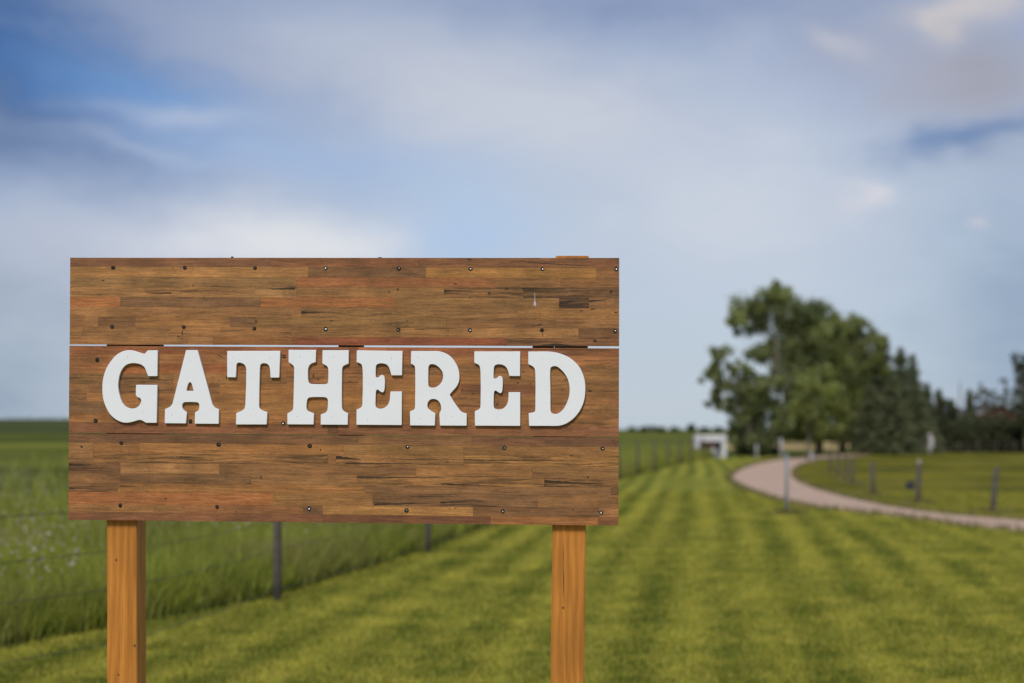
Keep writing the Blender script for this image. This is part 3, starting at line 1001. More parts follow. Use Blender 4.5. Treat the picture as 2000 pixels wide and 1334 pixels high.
# letters: traced from zooms 1334/160 times enlarged; 'c' marks a corner
C = 'c'
LET = [
    ('G', 190, [[(983, 76, C), (978, 498, C), (828, 498, C), (805, 440), (785, 385), (755, 340), (700, 305), (610, 287), (520, 295), (450, 330), (395, 400), (360, 490),
                 (342, 600), (342, 690), (362, 800), (400, 915), (450, 985), (520, 1022), (580, 1027), (640, 1010), (690, 965), (715, 905), (706, 868), (685, 848),
                 (655, 840), (635, 815), (627, 785), (632, 640, C), (978, 640, C), (966, 1258, C), (792, 1258, C), (745, 1228), (700, 1212), (650, 1218), (580, 1240),
                 (490, 1256), (400, 1247), (300, 1200), (210, 1120), (150, 1020), (105, 900), (85, 780), (82, 660), (95, 540), (125, 430), (170, 330), (235, 235),
                 (310, 155), (400, 100), (500, 76), (590, 84), (680, 112), (745, 134), (775, 130), (800, 103), (822, 78, C)]],
     [(249, 697), (281, 804)]),
    ('A', 300, [[(528, 73, C), (715, 73, C), (840, 520), (950, 930), (968, 975), (1000, 1012), (1062, 1042, C), (1060, 1275, C), (668, 1272, C), (675, 1085, C),
                 (722, 1062), (742, 1020), (742, 960), (722, 928), (600, 919), (500, 924), (472, 945), (465, 990), (485, 1045), (541, 1090, C), (525, 1268, C),
                 (180, 1265, C), (185, 1035, C), (255, 1003), (292, 968), (312, 925), (420, 500)],
                [(533, 737, C), (648, 740, C), (640, 690), (617, 618), (595, 596), (570, 612), (550, 660)]],
     [(372, 704), (336, 810), (402, 812)]),
    ('T', 420, [[(197, 88, C), (1062, 85, C), (1045, 522, C), (903, 522, C), (897, 400), (885, 345), (855, 303), (800, 288), (752, 300), (735, 330), (729, 400),
                 (722, 650), (717, 980), (732, 1030), (780, 1063), (850, 1085, C), (840, 1285, C), (340, 1285, C), (345, 1100, C), (420, 1070), (470, 1035),
                 (488, 990), (496, 900), (505, 650), (508, 400), (500, 350), (468, 303), (400, 278), (362, 288), (348, 320), (346, 380), (338, 518, C), (197, 515, C)]],
     [(455, 698), (527, 699), (489, 812)]),
    ('H', 545, [[(155, 70, C), (603, 70, C), (597, 270, C), (530, 292), (490, 330), (472, 390), (470, 500), (480, 590), (502, 620), (540, 628), (640, 630), (740, 630),
                 (782, 622), (798, 590), (803, 480), (800, 380), (780, 335), (740, 312), (705, 293, C), (708, 75, C), (1135, 75, C), (1132, 295, C), (1070, 320),
                 (1036, 350), (1026, 400), (1022, 700), (1022, 950), (1030, 1035), (1060, 1072), (1122, 1105, C), (1118, 1290, C), (677, 1288, C), (680, 1120, C),
                 (745, 1098), (780, 1065), (793, 1000), (797, 910), (785, 862), (750, 842), (630, 838), (520, 842), (475, 857), (455, 895), (447, 960), (447, 1020),
                 (465, 1062), (510, 1085), (568, 1105, C), (562, 1285, C), (135, 1283, C), (135, 1105, C), (190, 1075), (222, 1045), (232, 980), (240, 700), (245, 450),
                 (245, 360), (225, 320), (155, 270, C)]],
     [(586, 696.5), (651, 697), (580, 813), (647, 814.5)]),
    ('E', 670, [[(225, 77, C), (968, 88, C), (960, 485, C), (788, 485, C), (770, 420), (745, 350), (700, 305), (630, 290), (570, 298), (540, 325), (532, 380), (530, 470),
                 (535, 510), (560, 522), (590, 506), (612, 485), (640, 480), (665, 495), (679, 540), (682, 600), (676, 700), (665, 745), (645, 762), (620, 757),
                 (590, 735), (565, 717), (545, 725), (535, 760), (530, 850), (528, 970), (545, 1012), (600, 1030), (670, 1015), (725, 970), (755, 905), (765, 840),
                 (772, 748, C), (958, 748, C), (955, 1295, C), (218, 1290, C), (220, 1045, C), (280, 1015), (308, 985), (315, 930), (322, 700), (322, 480), (315, 360),
                 (300, 308), (270, 288), (220, 270, C)]],
     [(765, 699.5), (718, 819)]),
    ('R', 780, [[(192, 90, C), (400, 89), (590, 89), (660, 96), (760, 130), (850, 195), (920, 290), (960, 380), (978, 490), (968, 590), (930, 670), (870, 738),
                 (818, 800, C), (900, 935), (958, 1015), (1000, 1070), (1040, 1092), (1097, 1110, C), (1095, 1305, C), (660, 1303, C), (650, 1105, C), (678, 1050),
                 (680, 1000), (660, 935), (618, 888), (560, 870), (505, 880), (468, 920), (455, 975), (470, 1025), (512, 1062), (585, 1105, C), (578, 1303, C),
                 (175, 1300, C), (172, 1070, C), (225, 1050), (250, 1025), (256, 950), (260, 650), (258, 400), (250, 340), (228, 315), (187, 295, C)],
                [(482, 330), (502, 308), (540, 303), (590, 315), (650, 360), (700, 430), (713, 500), (695, 580), (650, 640), (590, 678), (530, 687), (490, 677), (473, 648), (470, 500), (473, 370)]],
     [(817, 697), (822, 818), (882, 813.5)]),
    ('E', 900, [[(220, 95, C), (968, 95, C), (965, 497, C), (790, 495, C), (775, 430), (745, 362), (700, 323), (630, 305), (570, 315), (545, 340), (537, 390), (533, 500),
                 (540, 533), (565, 538), (595, 521), (617, 501), (645, 495), (670, 510), (683, 555), (683, 650), (672, 750), (650, 775), (625, 770), (595, 750),
                 (567, 733), (548, 745), (540, 780), (535, 900), (537, 990), (555, 1028), (620, 1043), (690, 1025), (740, 975), (765, 920), (775, 855), (778, 760, C),
                 (968, 760, C), (968, 1308, C), (230, 1305, C), (228, 1070, C), (290, 1040), (315, 1010), (322, 940), (325, 700), (322, 480), (316, 380), (300, 322),
                 (270, 303), (220, 280, C)]],
     [(971, 697.5), (970.5, 816.5)]),
    ('D', 1010, [[(182, 97, C), (350, 96), (510, 97), (620, 110), (730, 140), (850, 195), (950, 275), (1030, 375), (1083, 500), (1108, 620), (1111, 740), (1098, 860),
                  (1062, 980), (1002, 1090), (920, 1185), (830, 1253), (740, 1293), (650, 1308), (500, 1308), (195, 1308, C), (188, 1102, C), (270, 1087), (292, 1065),
                  (297, 1000), (300, 700), (297, 450), (284, 375), (250, 337), (182, 302, C)],
                 [(543, 370), (565, 346), (610, 335), (655, 345), (720, 395), (790, 480), (835, 580), (855, 690), (848, 810), (820, 910), (770, 1010), (710, 1080),
                  (650, 1112), (590, 1112), (557, 1090), (545, 1045), (543, 900), (542, 700), (538, 500)]],
     [(1058.5, 700), (1055.5, 815.5)]),
]
LT = 0.0085


def outline(pts, px0):
    """closed Catmull-Rom through the points, broken and slightly rounded at corners"""
    P = []
    for p in pts:
        x, z = sp(px0 + p[0] * 160 / 1334, 675 + p[1] * 160 / 1334, -LT)
        P.append((Vector((x, z)), len(p) == 3))
    n = len(P)
    out = []
    r = 0.0011
    for i in range(n):
        (p1, c1), (p2, c2) = P[i], P[(i + 1) % n]
        p0 = p1 if c1 else P[i - 1][0]
        p3 = p2 if c2 else P[(i + 2) % n][0]
        a, b_ = p1, p2
        d = (p2 - p1)
        L = d.length
        if c1:
            prev = P[i - 1][0]
            e = (prev - p1).normalized()
            f = d.normalized()
            # rounded corner
            for t in (0.0, 0.5, 1.0):
                out.append((1 - t) ** 2 * (p1 + e * r) + 2 * t * (1 - t) * p1 + t * t * (p1 + f * r))
            a = p1 + f * r
            p0 = a
        else:
            out.append(p1)
        if c2:
            b_ = p2 - d.normalized() * r
            p3 = b_
        steps = 1 if (c1 and c2) or L > 0.03 else 4
        m1 = (b_ - p0) * 0.5
        m2 = (p3 - a) * 0.5
        # keep tangents no longer than the segment
        for m_ in (m1, m2):
            if m_.length > L:
                m_ *= L / m_.length
        for k in range(1, steps):
            t = k / steps
            h = (2 * t ** 3 - 3 * t * t + 1) * a + (t ** 3 - 2 * t * t + t) * m1 + (-2 * t ** 3 + 3 * t * t) * b_ + (t ** 3 - t * t) * m2
            out.append(h)
    # drop doubles
    res = [out[0]]
    for p in out[1:]:
        if (p - res[-1]).length > 1.5e-4:
            res.append(p)
    if (res[0] - res[-1]).length < 1.5e-4:
        res.pop()
    return res


nv, nf = disc(0.0011, 0, 8)
nail_me = mesh('nail', nv, nf)
nail_me.materials.append(M_NAIL)
for (ch, px0, loops, nails) in LET:
    cu_ = bpy.data.curves.new('letter', 'CURVE')
    cu_.dimensions = '2D'
    cu_.fill_mode = 'BOTH'
    L0 = [outline(l, px0) for l in loops]
    cx = sum(p.x for p in L0[0]) / len(L0[0])
    cz = sum(p.y for p in L0[0]) / len(L0[0])
    for L in L0:
        s_ = cu_.splines.new('POLY')
        s_.points.add(len(L) - 1)
        for q_, p in zip(s_.points, L):
            q_.co = (p.x - cx, p.y - cz, 0, 1)
        s_.use_cyclic_u = True
    cu_.extrude = LT / 2 - 0.0008
    cu_.bevel_depth = 0.0007
    cu_.bevel_resolution = 2
    cu_.offset = -0.0007
    tmp = bpy.data.objects.new('tmp', cu_)
    COL.objects.link(tmp)
    dg = bpy.context.evaluated_depsgraph_get()
    me = bpy.data.meshes.new_from_object(tmp.evaluated_get(dg))
    bpy.data.objects.remove(tmp)
    # lay the flat shape up against the board: curve XY becomes sign XZ
    me.transform(Matrix(((1, 0, 0, 0), (0, 0, -1, 0), (0, 1, 0, 0), (0, 0, 0, 1))))
    me.materials.clear()
    o = link('letter', me, sign, M_PAINT)
    o['label'] = 'white slab-serif letter ' + ch
    o.location = (cx, -LT / 2 - 0.0006, cz)
    for (nx_, ny_) in nails:
        X, Z = sp(nx_, ny_, -LT - .0006)
        h = link('nail', nail_me, o)
        h.location = (X - cx, -LT / 2 - 0.00045, Z - cz)
        h.scale = (random.uniform(.7, 1.2), 1, random.uniform(.6, 1.1))


# ------------------------------------------------------------------ fences
def fence_post(parent, p, h, r, mat=M_FPOST, lean=(0, 0), cap=None):
    pts = [(0, 0, -0.3), (lean[0] * .3, lean[1] * .3, h * .3), (lean[0], lean[1], h), (lean[0], lean[1], h + r * .25)]
    v_, f_ = tube(pts, [r * 1.03, r, r * .95, r * .6], 9, True, 0.05)
    o = link('post', mesh('post', v_, f_, True), parent, mat)
    o.location = p
    return o


def wires(parent, pts, heights, r, sag=0.015):
    for h in heights:
        P = []
        for a, b_ in zip(pts[:-1], pts[1:]):
            a, b_ = Vector(a), Vector(b_)
            for k in range(6):
                t = k / 6
                q_ = a.lerp(b_, t)
                P.append((q_.x, q_.y, h - sag * 4 * t * (1 - t) * random.uniform(.5, 1.5)))
        P.append((pts[-1][0], pts[-1][1], h))
        v_, f_ = tube(P, [r] * len(P), 5, False)
        link('wire', mesh('wire', v_, f_, True), parent, M_WIRE)


fence = empty('wire_fence', (0, 0, 0), 'wire fence on dark round posts between the mown lawn and the tall meadow grass', 'fence')
FP = [(-6.9, 2.6), (-4.75, 6.0), (-2.56, 9.5), (-2.05, 12.55), (-1.02, 17.4)]
y = 22.2
while y < 72:
    FP.append((float(np.interp(y, BY[4:], BX[4:])) + 0.06, y))
    y += 4.85
for i, (x, y) in enumerate(FP):
    fence_post(fence, (x, y, 0), random.uniform(1.08, 1.16), 0.038, lean=(random.uniform(-.02, .02), random.uniform(-.02, .02)))
wires(fence, FP, (0.10, 0.455, 0.705, 0.98), 0.0026)
# page wire stays between the strands
SV = []
for a, b_ in zip(FP[:8], FP[1:9]):
    for k in range(1, 24):
        p = Vector(a).lerp(Vector(b_), k / 24)
        SV.append(tube([(p.x, p.y, .1), (p.x, p.y, .98)], [.0011, .0011], 3, False))
v_, f_ = join(SV)
link('wire_stay', mesh('stays', v_, f_), fence, M_WIRE)['kind'] = 'stuff'

pf = empty('pasture_fence', (0, 0, 0), 'low wire fence on short dark posts along the inner side of the gravel drive', 'fence')
PP = [(1938, 1001, .80, .052, (.10, 0)), (1792, 984, .80, .052, (.05, 0)), (1705, 968, .76, .05, (0, 0)), (1665, 948, .74, .04, (0, 0)),
      (1652, 940, .76, .04, (0.02, 0)), (1637, 931, .78, .04, (0, 0)), (1622, 921, .8, .045, (0, 0))]
pts = []
for (px, py, h, r, ln) in PP:
    p = gnd(px, py)
    pts.append((p.x, p.y))
    o = fence_post(pf, (p.x, p.y, 0), h, r, lean=ln)
    if px == 1792:
        hub = o
wires(pf, [(pts[0][0] + 1.9, pts[0][1] - 3.6)] + pts, (0.2, 0.45, 0.68), 0.0025)
# the black reel and bracket hung on one post and its white cap
v_, f_ = tube([(-.14, -.03, .36), (-.14, .05, .36)], [.06, .06], 12)
v2, f2 = tube([(-.14, -.05, .36), (-.14, -.03, .36)], [.085, .085], 12)
v3, f3 = tube([(-.14, .05, .36), (-.14, .07, .36)], [.085, .085], 12)
v4, f4 = tube([(-.14, 0, .36), (-.10, 0, .45), (.02, 0, .50)], [.014, .014, .014], 6)
V, Fc = join([(v_, f_), (v2, f2), (v3, f3), (v4, f4)])
link('wire_reel', mesh('reel', V, Fc), hub, M_BLACK)
v_, f_ = tube([(.05, 0, .80), (.05, 0, .86), (.05, 0, .88)], [.03, .032, .02], 10)
link('insulator', mesh('ins', v_, f_, True), hub, M_STONE)

rf = empty('rail_fence', (0, 0, 0), 'low dark rail fence in the shade below the trees at the back of the pasture', 'fence')
RP = []
for px in range(1730, 2120, 36):
    p = at(px, 884, 84)
    RP.append((p.x, p.y))
    fence_post(rf, (p.x, p.y, 0), .8, .035, M_FPOST)
for h in (.35, .65):
    for a, b_ in zip(RP[:-1], RP[1:]):
        v_, f_ = tube([(a[0], a[1] - .06, h), (b_[0], b_[1] - .06, h + random.uniform(-.03, .03))], [.018, .016], 6)
        link('rail', mesh('rail', v_, f_), rf, M_FPOST)

# grey marker post beside the drive
p = gnd(1537, 1004)
mk = empty('marker_post', (p.x, p.y, 0), 'slender blue-grey metal post on the lawn in front of the drive bend', 'post')
v_, f_ = tube([(0, 0, -.2), (0, 0, .55), (.01, 0, 1.05)], [.031, .031, .031], 10)
link('shaft', mesh('shaft', v_, f_, True), mk, M_GREY)
v_, f_ = tube([(.01, 0, 1.05), (.01, 0, 1.065)], [.038, .03], 10)
link('cap', mesh('cap', v_, f_), mk, M_GREY)

# small white posts
for (px, py, h, r, lab) in ((1585, 904, .46, .075, 'short stout white post at the grassy edge inside the drive bend'),
                            (1478, 893, .70, .07, 'white post under the trees just right of the open white stand'),
                            (1526, 893, 1.0, .085, 'taller white post under the trees beside the drive, left of the tan field')):
    p = gnd(px, py)
    o = empty('white_post', (p.x, p.y, 0), lab, 'post')
    v_, f_ = tube([(0, 0, -.1), (0, 0, h * .9), (0, 0, h)], [r, r * .95, r * .6], 10)
    link('shaft', mesh('shaft', v_, f_, True), o, M_WHITE)
    v_, f_ = tube([(0, 0, -.05), (0, 0, .03)], [r * 1.3, r * 1.15], 10)
    link('foot', mesh('foot', v_, f_), o, M_STONE)

# pale curved upright thing at the pasture edge
p = gnd(1817, 887)
cv = at(1817, 848, p.y).z
v_, f_ = tube([(-.10, 0, -.05), (-.04, 0, .25), (.07, 0, .6), (.08, 0, .9), (-.02, 0, cv), (-.09, 0, cv + .03)], [.15, .17, .17, .15, .12, .04], 12, True, .04)
link('bowed_post', mesh('bowed', v_, f_, True), None, M_STONE, 'pale bowed upright post standing alone at the pasture edge before dark trees', 'post').location = (p.x, p.y, 0)


def rock(px, py, s, lab):
    p = gnd(px, py)
    bm = bmesh.new()
    bmesh.ops.create_icosphere(bm, subdivisions=2, radius=1)
    for q_ in bm.verts:
        q_.co *= random.uniform(.85, 1.12)
        q_.co = Vector((q_.co.x * s[0], q_.co.y * s[1], q_.co.z * s[2]))
    bm.transform(Matrix.Rotation(-.5, 4, 'Y'))
    me = bpy.data.meshes.new('rock')
    bm.to_mesh(me)
    bm.free()
    link('boulder', me, None, M_STONE, lab, 'boulder').location = (p.x, p.y, s[2] * .5)


rock(1863, 882, (.17, .16, .3), 'small pale boulder at the pasture edge right of the bowed white post')
rock(1994, 883, (.25, .2, .18), 'pale low boulder at the far right end of the pasture edge')

# white open-fronted stand at the end of the lawn
p = gnd(1389, 894)
st = empty('roadside_stand', (p.x, p.y, 0), 'small white open-fronted roadside stand at the far end of the mown lawn', 'stand')
link('side_panel', box(-.80, -.60, 0, .7, 0, .84, .01), st, M_STAND)
link('side_panel', box(.56, .80, 0, .7, 0, .84, .01), st, M_STAND)
link('fascia', box(-.82, .82, -.03, .75, .843, 1.20, .01), st, M_STAND)
link('back_panel', box(-.598, .558, .5, .54, 0, .84), st, M_DKPANEL)
link('hanging_board', box(-.38, .22, .40, .44, .52, .83, .005), st, M_ORANGE)
link('shelf', box(-.598, .558, .05, .48, .26, .30), st, M_WHITE)
link('crate', box(-.36, -.05, .1, .36, .302, .47, .01), st, M_DKPANEL)
link('crate', box(.0, .28, .12, .38, .302, .50, .01), st, M_STONE)
link('kickboard', box(-.598, .558, .03, .048, 0, .20), st, M_GREY)


# ------------------------------------------------------------------ foliage
def leaves(centers, sizes, up=0.35, aspect=0.75, rng=RNG):
    """one quad (bent leaf spray) per centre"""
    n = len(centers)
    nrm = rng.normal(size=(n, 3))
    nrm[:, 2] = np.abs(nrm[:, 2]) + up
    nrm /= np.linalg.norm(nrm, axis=1, keepdims=True)
    t = rng.normal(size=(n, 3))
    t -= (t * nrm).sum(1, keepdims=True) * nrm
    t /= np.linalg.norm(t, axis=1, keepdims=True)
    b_ = np.cross(nrm, t)
    s = sizes[:, None]
    V = np.stack([centers - t * s, centers - b_ * s * aspect, centers + t * s * 1.1, centers + b_ * s * aspect], 1).reshape(-1, 3)
    Fc = np.arange(4 * n).reshape(n, 4)
    return V, Fc


def crown_mesh(clumps, size, dens, tone=0.5, rng=RNG):
    """clumps: (x,y,z,r): leaf sprays gathered in sub-clusters of each clump, most of them near the shell"""
    Cs, T = [], []
    for (x, y, z, r) in clumps:
        nsub = max(6, int(14 * (r / 0.9) ** 1.2))
        d = rng.normal(size=(nsub, 3))
        d /= np.linalg.norm(d, axis=1, keepdims=True)
        rad = r * rng.uniform(.25, 1.0, size=(nsub, 1)) ** .6
        sub = np.array([x, y, z]) + d * rad * np.array([1, 1, .9])
        tn = rng.normal(tone, .16)
        for sc_ in sub:
            k = int(dens * (r / .9) ** .8 * rng.uniform(.6, 1.4))
            Cs.append(sc_ + rng.normal(size=(k, 3)) * r * .20)
            T.append(np.clip(rng.normal(tn + rng.normal(0, .12), .16, size=k), 0, 1))
    Cs = np.concatenate(Cs)
    T = np.concatenate(T)
    V, Fc = leaves(Cs, size * rng.uniform(.6, 1.25, size=len(Cs)), rng=rng)
    return V, Fc, T


def leafy_tree(name, base_px, d, clumps_px, mat, bark, label, group, size=.085, dens=105, tr=.16, tone=.5, zdepth=.9, forks=True, base_y=None):
    b0 = at(base_px, 885, d)
    root = empty(name, (b0.x, d, 0), label, 'tree', group)
    cl = []
    for (px, py, r) in clumps_px:
        dd = d + random.uniform(-zdepth, zdepth)
        q_ = at(px, py, dd)
        cl.append((q_.x - b0.x, dd - d, q_.z, r * 1.2 * d / F))
    top = max(c[2] for c in cl)
    mx = sum(c[0] * c[2] for c in cl) / sum(c[2] for c in cl)
    trunk_pts = [(0, 0, -.1), (mx * .1, 0, top * .2), (mx * .4, .05, top * .5), (mx * .8, 0, top * .75), (mx * 1.0, 0, top * .93)]
    parts = [tube(trunk_pts, [tr * 1.3, tr, tr * .75, tr * .4, tr * .1], 9, True, .05)]
    for c in cl:
        zt = min(max(c[2] * .68 - .3, top * .12), top * .8)
        f = zt / (top * .93)
        sx = mx * f
        s0_ = Vector((sx, 0, zt))
        e_ = Vector(c[:3])
        m_ = s0_.lerp(e_, .5) + Vector((0, 0, -.15 * (e_ - s0_).length * .5))
        r0 = tr * .38 * (1 - .5 * f)
        parts.append(tube([s0_, m_, e_], [r0, r0 * .6, r0 * .2], 6, False, .05))
        for _ in range(3):
            e2 = e_ + Vector((random.gauss(0, 1), random.gauss(0, 1), random.gauss(.3, 1))) * c[3] * .5
            parts.append(tube([m_.lerp(e_, .5), e2], [r0 * .3, r0 * .1], 4, False))
    V, Fc = join(parts)
    link('trunk', mesh('trunk', V, Fc, True), root, bark)
    V, Fc, T = crown_mesh(cl, size, dens, tone)
    link('crown', fast_mesh('crown', V, Fc, T), root, mat)
    return root


GT = 'broadleaf trees clustered behind the drive'
leafy_tree('poplar_tree', 1522, 80, [(1462, 596, 26), (1440, 622, 20), (1437, 645, 12), (1486, 586, 22), (1524, 572, 20), (1524, 590, 26), (1500, 612, 26), (1545, 608, 30),
                                     (1577, 618, 26), (1472, 632, 22), (1520, 648, 30), (1560, 655, 36), (1590, 655, 28), (1492, 690, 20), (1535, 695, 32), (1575, 705, 34),
                                     (1500, 735, 20), (1545, 745, 30), (1580, 760, 28)],
           M_LEAF_P, M_PALEBARK, 'tallest poplar with a pale trunk and a high ragged crown, left in the tree group', GT, tr=.085, tone=.5)
leafy_tree('poplar_tree', 1468, 78, [(1408, 692, 17), (1394, 712, 14), (1385, 738, 14), (1412, 722, 18), (1436, 718, 15), (1450, 735, 14), (1388, 784, 10), (1400, 775, 8), (1432, 770, 20),
                                     (1462, 765, 20), (1478, 790, 24), (1448, 800, 24), (1428, 795, 12), (1505, 800, 24), (1470, 828, 24), (1500, 840, 22), (1442, 832, 14), (1456, 856, 20),
                                     (1490, 862, 20), (1525, 830, 20), (1436, 862, 10), (1415, 745, 20), (1460, 742, 22), (1486, 757, 22), (1408, 795, 12), (1465, 803, 26), (1445, 850, 22), (1482, 870, 18), (1398, 765, 12), (1475, 700, 20), (1500, 760, 20)],
           M_LEAF_P, M_BARK, 'lower poplar leaning out to the left, its branches loosely leafed, beside the white stand', GT, tr=.14, tone=.42)
leafy_tree('poplar_tree', 1600, 84, [(1590, 602, 20), (1604, 622, 26), (1582, 645, 30), (1618, 660, 30), (1600, 690, 36), (1630, 710, 30), (1570, 715, 32), (1590, 750, 38), (1560, 790, 34),
                                     (1610, 790, 38), (1540, 830, 30), (1580, 835, 30), (1620, 835, 26)],
           M_LEAF_M, M_BARK, 'full green tree with pointed top right behind the tallest poplar', GT, tr=.2, tone=.5)
leafy_tree('maple_tree', 1645, 88, [(1668, 640, 22), (1645, 655, 24), (1690, 652, 20), (1662, 672, 30), (1700, 680, 24), (1640, 700, 32), (1680, 712, 32), (1712, 715, 22), (1650, 750, 38),
                                    (1695, 755, 32), (1630, 795, 34), (1670, 800, 36), (1710, 800, 30), (1650, 838, 30), (1690, 842, 30)],
           M_LEAF_M, M_BARK, 'rounded broad tree at the middle of the group, between the poplars and the spruces', GT, tr=.2, tone=.45)
leafy_tree('maple_tree', 1578, 70, [(1588, 745, 22), (1570, 765, 24), (1602, 770, 24), (1582, 795, 28), (1612, 800, 20), (1560, 800, 20), (1590, 825, 22), (1625, 785, 14), (1610, 720, 14)],
           M_LEAF_M, M_BARK, 'smaller bright green tree in front, standing behind the short white post', GT, size=.08, tr=.07, tone=.66)

GR = 'broadleaf trees around the red buildings'
leafy_tree('ash_tree', 1925, 100, [(1918, 758, 9), (1905, 770, 9), (1930, 766, 9), (1940, 778, 9), (1912, 785, 12), (1932, 795, 12), (1920, 812, 14)],
           M_SHRUB, M_BARK, 'thin small-crowned tree rising in front of the red barn gable', GR, size=.07, dens=55, tr=.08)
leafy_tree('ash_tree', 1966, 100, [(1962, 748, 7), (1966, 762, 8), (1958, 775, 8), (1974, 780, 9), (1964, 792, 12), (1976, 800, 12), (1955, 805, 12), (1966, 825, 16)],
           M_SHRUB, M_BARK, 'narrow wispy tree just left of the tree cut by the right edge', GR, size=.07, dens=50, tr=.08)
leafy_tree('ash_tree', 2005, 88, [(1995, 702, 14), (1988, 718, 9), (2008, 715, 18), (1992, 745, 12), (2012, 750, 22), (1984, 768, 9), (2002, 785, 20), (2030, 720, 26), (2035, 770, 28), (1986, 800, 12),
                                  (2010, 820, 24), (2040, 810, 26)],
           M_SHRUB, M_BARK, 'tall dark tree cut off by the right edge of the view', GR, size=.08, dens=70, tr=.15)


def spruce(top_px, top_py, base_y, d, half_px, label, group, name='spruce_tree', dens=1.0):
    tp = at(top_px, top_py, d)
    H = tp.z
    R = half_px * 1.2 * d / F
    root = empty(name, (tp.x, d, 0), label, 'tree', group)
    parts = [tube([(0, 0, -.1), (0.03, 0, H * .5), (0, 0, H * .98)], [H * .018, H * .012, .012], 8, True, .04)]
    Cs, S, T = [], [], []
    z = H * .03
    while z < H * .985:
        f = 1 - z / H
        L = R * (f ** .8) * random.uniform(.72, 1.15) + .05
        nb = random.randint(6, 9)
        a0 = random.uniform(0, 6.28)
        for k in range(nb):
            a = a0 + k * 6.283 / nb + random.uniform(-.25, .25)
            l = L * random.uniform(.6, 1.15)
            e = Vector((math.cos(a) * l, math.sin(a) * l, z - l * .22 + .06 * l))
            s = Vector((0, 0, z))
            parts.append(tube([s, e], [.018, .005], 4, False))
            m = int(26 * dens * (l / .6) + 8)
            t = RNG.uniform(.12, 1.05, size=(m, 1))
            pp = np.array(s) * (1 - t) + np.array(e) * t
            wid = (.06 + .11 * l) * (1.1 - t * .8)
            pp = pp + RNG.normal(size=(m, 3)) * wid * np.array([1, 1, .45])
            Cs.append(pp)
            S.append(np.full(m, .095))
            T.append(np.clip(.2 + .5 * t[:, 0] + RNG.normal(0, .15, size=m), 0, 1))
        z += H * random.uniform(.022, .036)
    V, Fc = join(parts)
    link('trunk', mesh('trunk', V, Fc, True), root, M_BARK)
    Cs, S, T = np.concatenate(Cs), np.concatenate(S), np.concatenate(T)
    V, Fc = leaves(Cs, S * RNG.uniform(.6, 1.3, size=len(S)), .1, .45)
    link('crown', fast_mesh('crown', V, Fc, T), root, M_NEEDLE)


GS = 'spruces to the right of the broadleaf trees'
spruce(1727, 652, 885, 88, 52, 'tallest dark spruce, first right of the round broadleaf tree', GS)
spruce(1758, 674, 885, 90, 50, 'second tallest spruce, right of the tallest', GS)
spruce(1782, 690, 885, 92, 44, 'third tall spruce with a thin leaning top at the group edge', GS)
spruce(1740, 735, 885, 84, 52, 'shorter full spruce standing in front of the two tallest spruces', GS)
spruce(1700, 745, 885, 84, 50, 'dark spruce whose boughs hang over the end of the drive', GS)
spruce(1788, 750, 885, 86, 40, 'mid-height spruce in front of the group edge, behind the bowed pale post', GS)
spruce(1812, 746, 885, 96, 20, 'slim spruce with a spike top just right of the main group', GS)
spruce(1834, 758, 885, 96, 20, 'slim spruce between the spike-topped one and the dark roof', GS)
spruce(1858, 778, 885, 96, 22, 'low spruce in front of the left end of the dark roof', GS)
spruce(1893, 758, 885, 97, 18, 'narrow spruce just right of the bare pole', GS)
leafy_tree('ash_tree', 1822, 95, [(1800, 768, 12), (1815, 780, 13), (1830, 776, 10), (1846, 790, 13), (1862, 796, 12), (1825, 800, 16), (1850, 812, 16), (1805, 805, 14)],
           M_SHRUB, M_BARK, 'low ragged broadleaf tree mixed in with the slim spruces', GR, size=.075, dens=60, tr=.07)
spruce(1808, 800, 885, 88, 34, 'bushy low spruce above the bowed pale post', GS)


def shrub(px, top_py, d, half_px, label, group, tone=.4, name='shrub', mat=None, size=.075, dens=60, h=None):
    b0 = at(px, 885, d)
    root = empty(name, (b0.x, d, 0), label, 'shrub' if name == 'shrub' else 'tree', group)
    H = at(px, top_py, d).z
    R = half_px * d / F
    cl = []
    nC = 8
    for k in range(nC):
        r = random.uniform(.32, .5) * min(R, H)
        x = random.uniform(-1, 1) * max(R - r, 0)
        zm = H * math.sqrt(max(0.15, 1 - (x / (R * 1.15)) ** 2))
        z = random.uniform(r * .6, max(zm - r, r * .7))
        if k < 3:
            z = max(zm - r * .9, r * .6)
        cl.append((x, random.uniform(-.5, .5) * R, z, r))
    parts = []
    for c in cl:
        parts.append(tube([(c[0] * .2, c[1] * .2, -.05), (c[0] * .6, c[1] * .6, c[2] * .6), c[:3]], [.04, .03, .01], 5, False))
    V, Fc = join(parts)
    link('stem', mesh('stem', V, Fc, True), root, M_BARK)
    V, Fc, T = crown_mesh(cl, size, dens, tone)
    link('foliage', fast_mesh('foliage', V, Fc, T), root, mat or M_SHRUB)


GB = 'shrubs along the back of the pasture'
SHR = [(1455, 858, 82, 26, 'low shrub behind the white stand, at the foot of the leaning poplar'),
       (1500, 862, 82, 24, 'low shrub between the two white posts under the poplars'),
       (1720, 835, 90, 36, 'dark shrub at the foot of the tallest spruce'),
       (1765, 832, 90, 36, 'dark shrub left of the bowed pale post'),
       (1815, 826, 92, 34, 'dark shrub right behind the bowed pale post'),
       (1850, 830, 91, 30, 'dark shrub in front of the low red house wall'),
       (1890, 838, 90, 32, 'shrub below the white window of the red house'),
       (1925, 818, 92, 34, 'brighter topped shrub in front of the red barn'),
       (1965, 822, 90, 34, 'dark shrub under the narrow wispy tree'),
       (2008, 820, 90, 36, 'dark shrub at the right edge, behind the last boulder')]
for s_ in SHR:
    shrub(s_[0], s_[1], s_[2], s_[3], s_[4], GB, tone=.55 if 'bright' in s_[4] else .36)
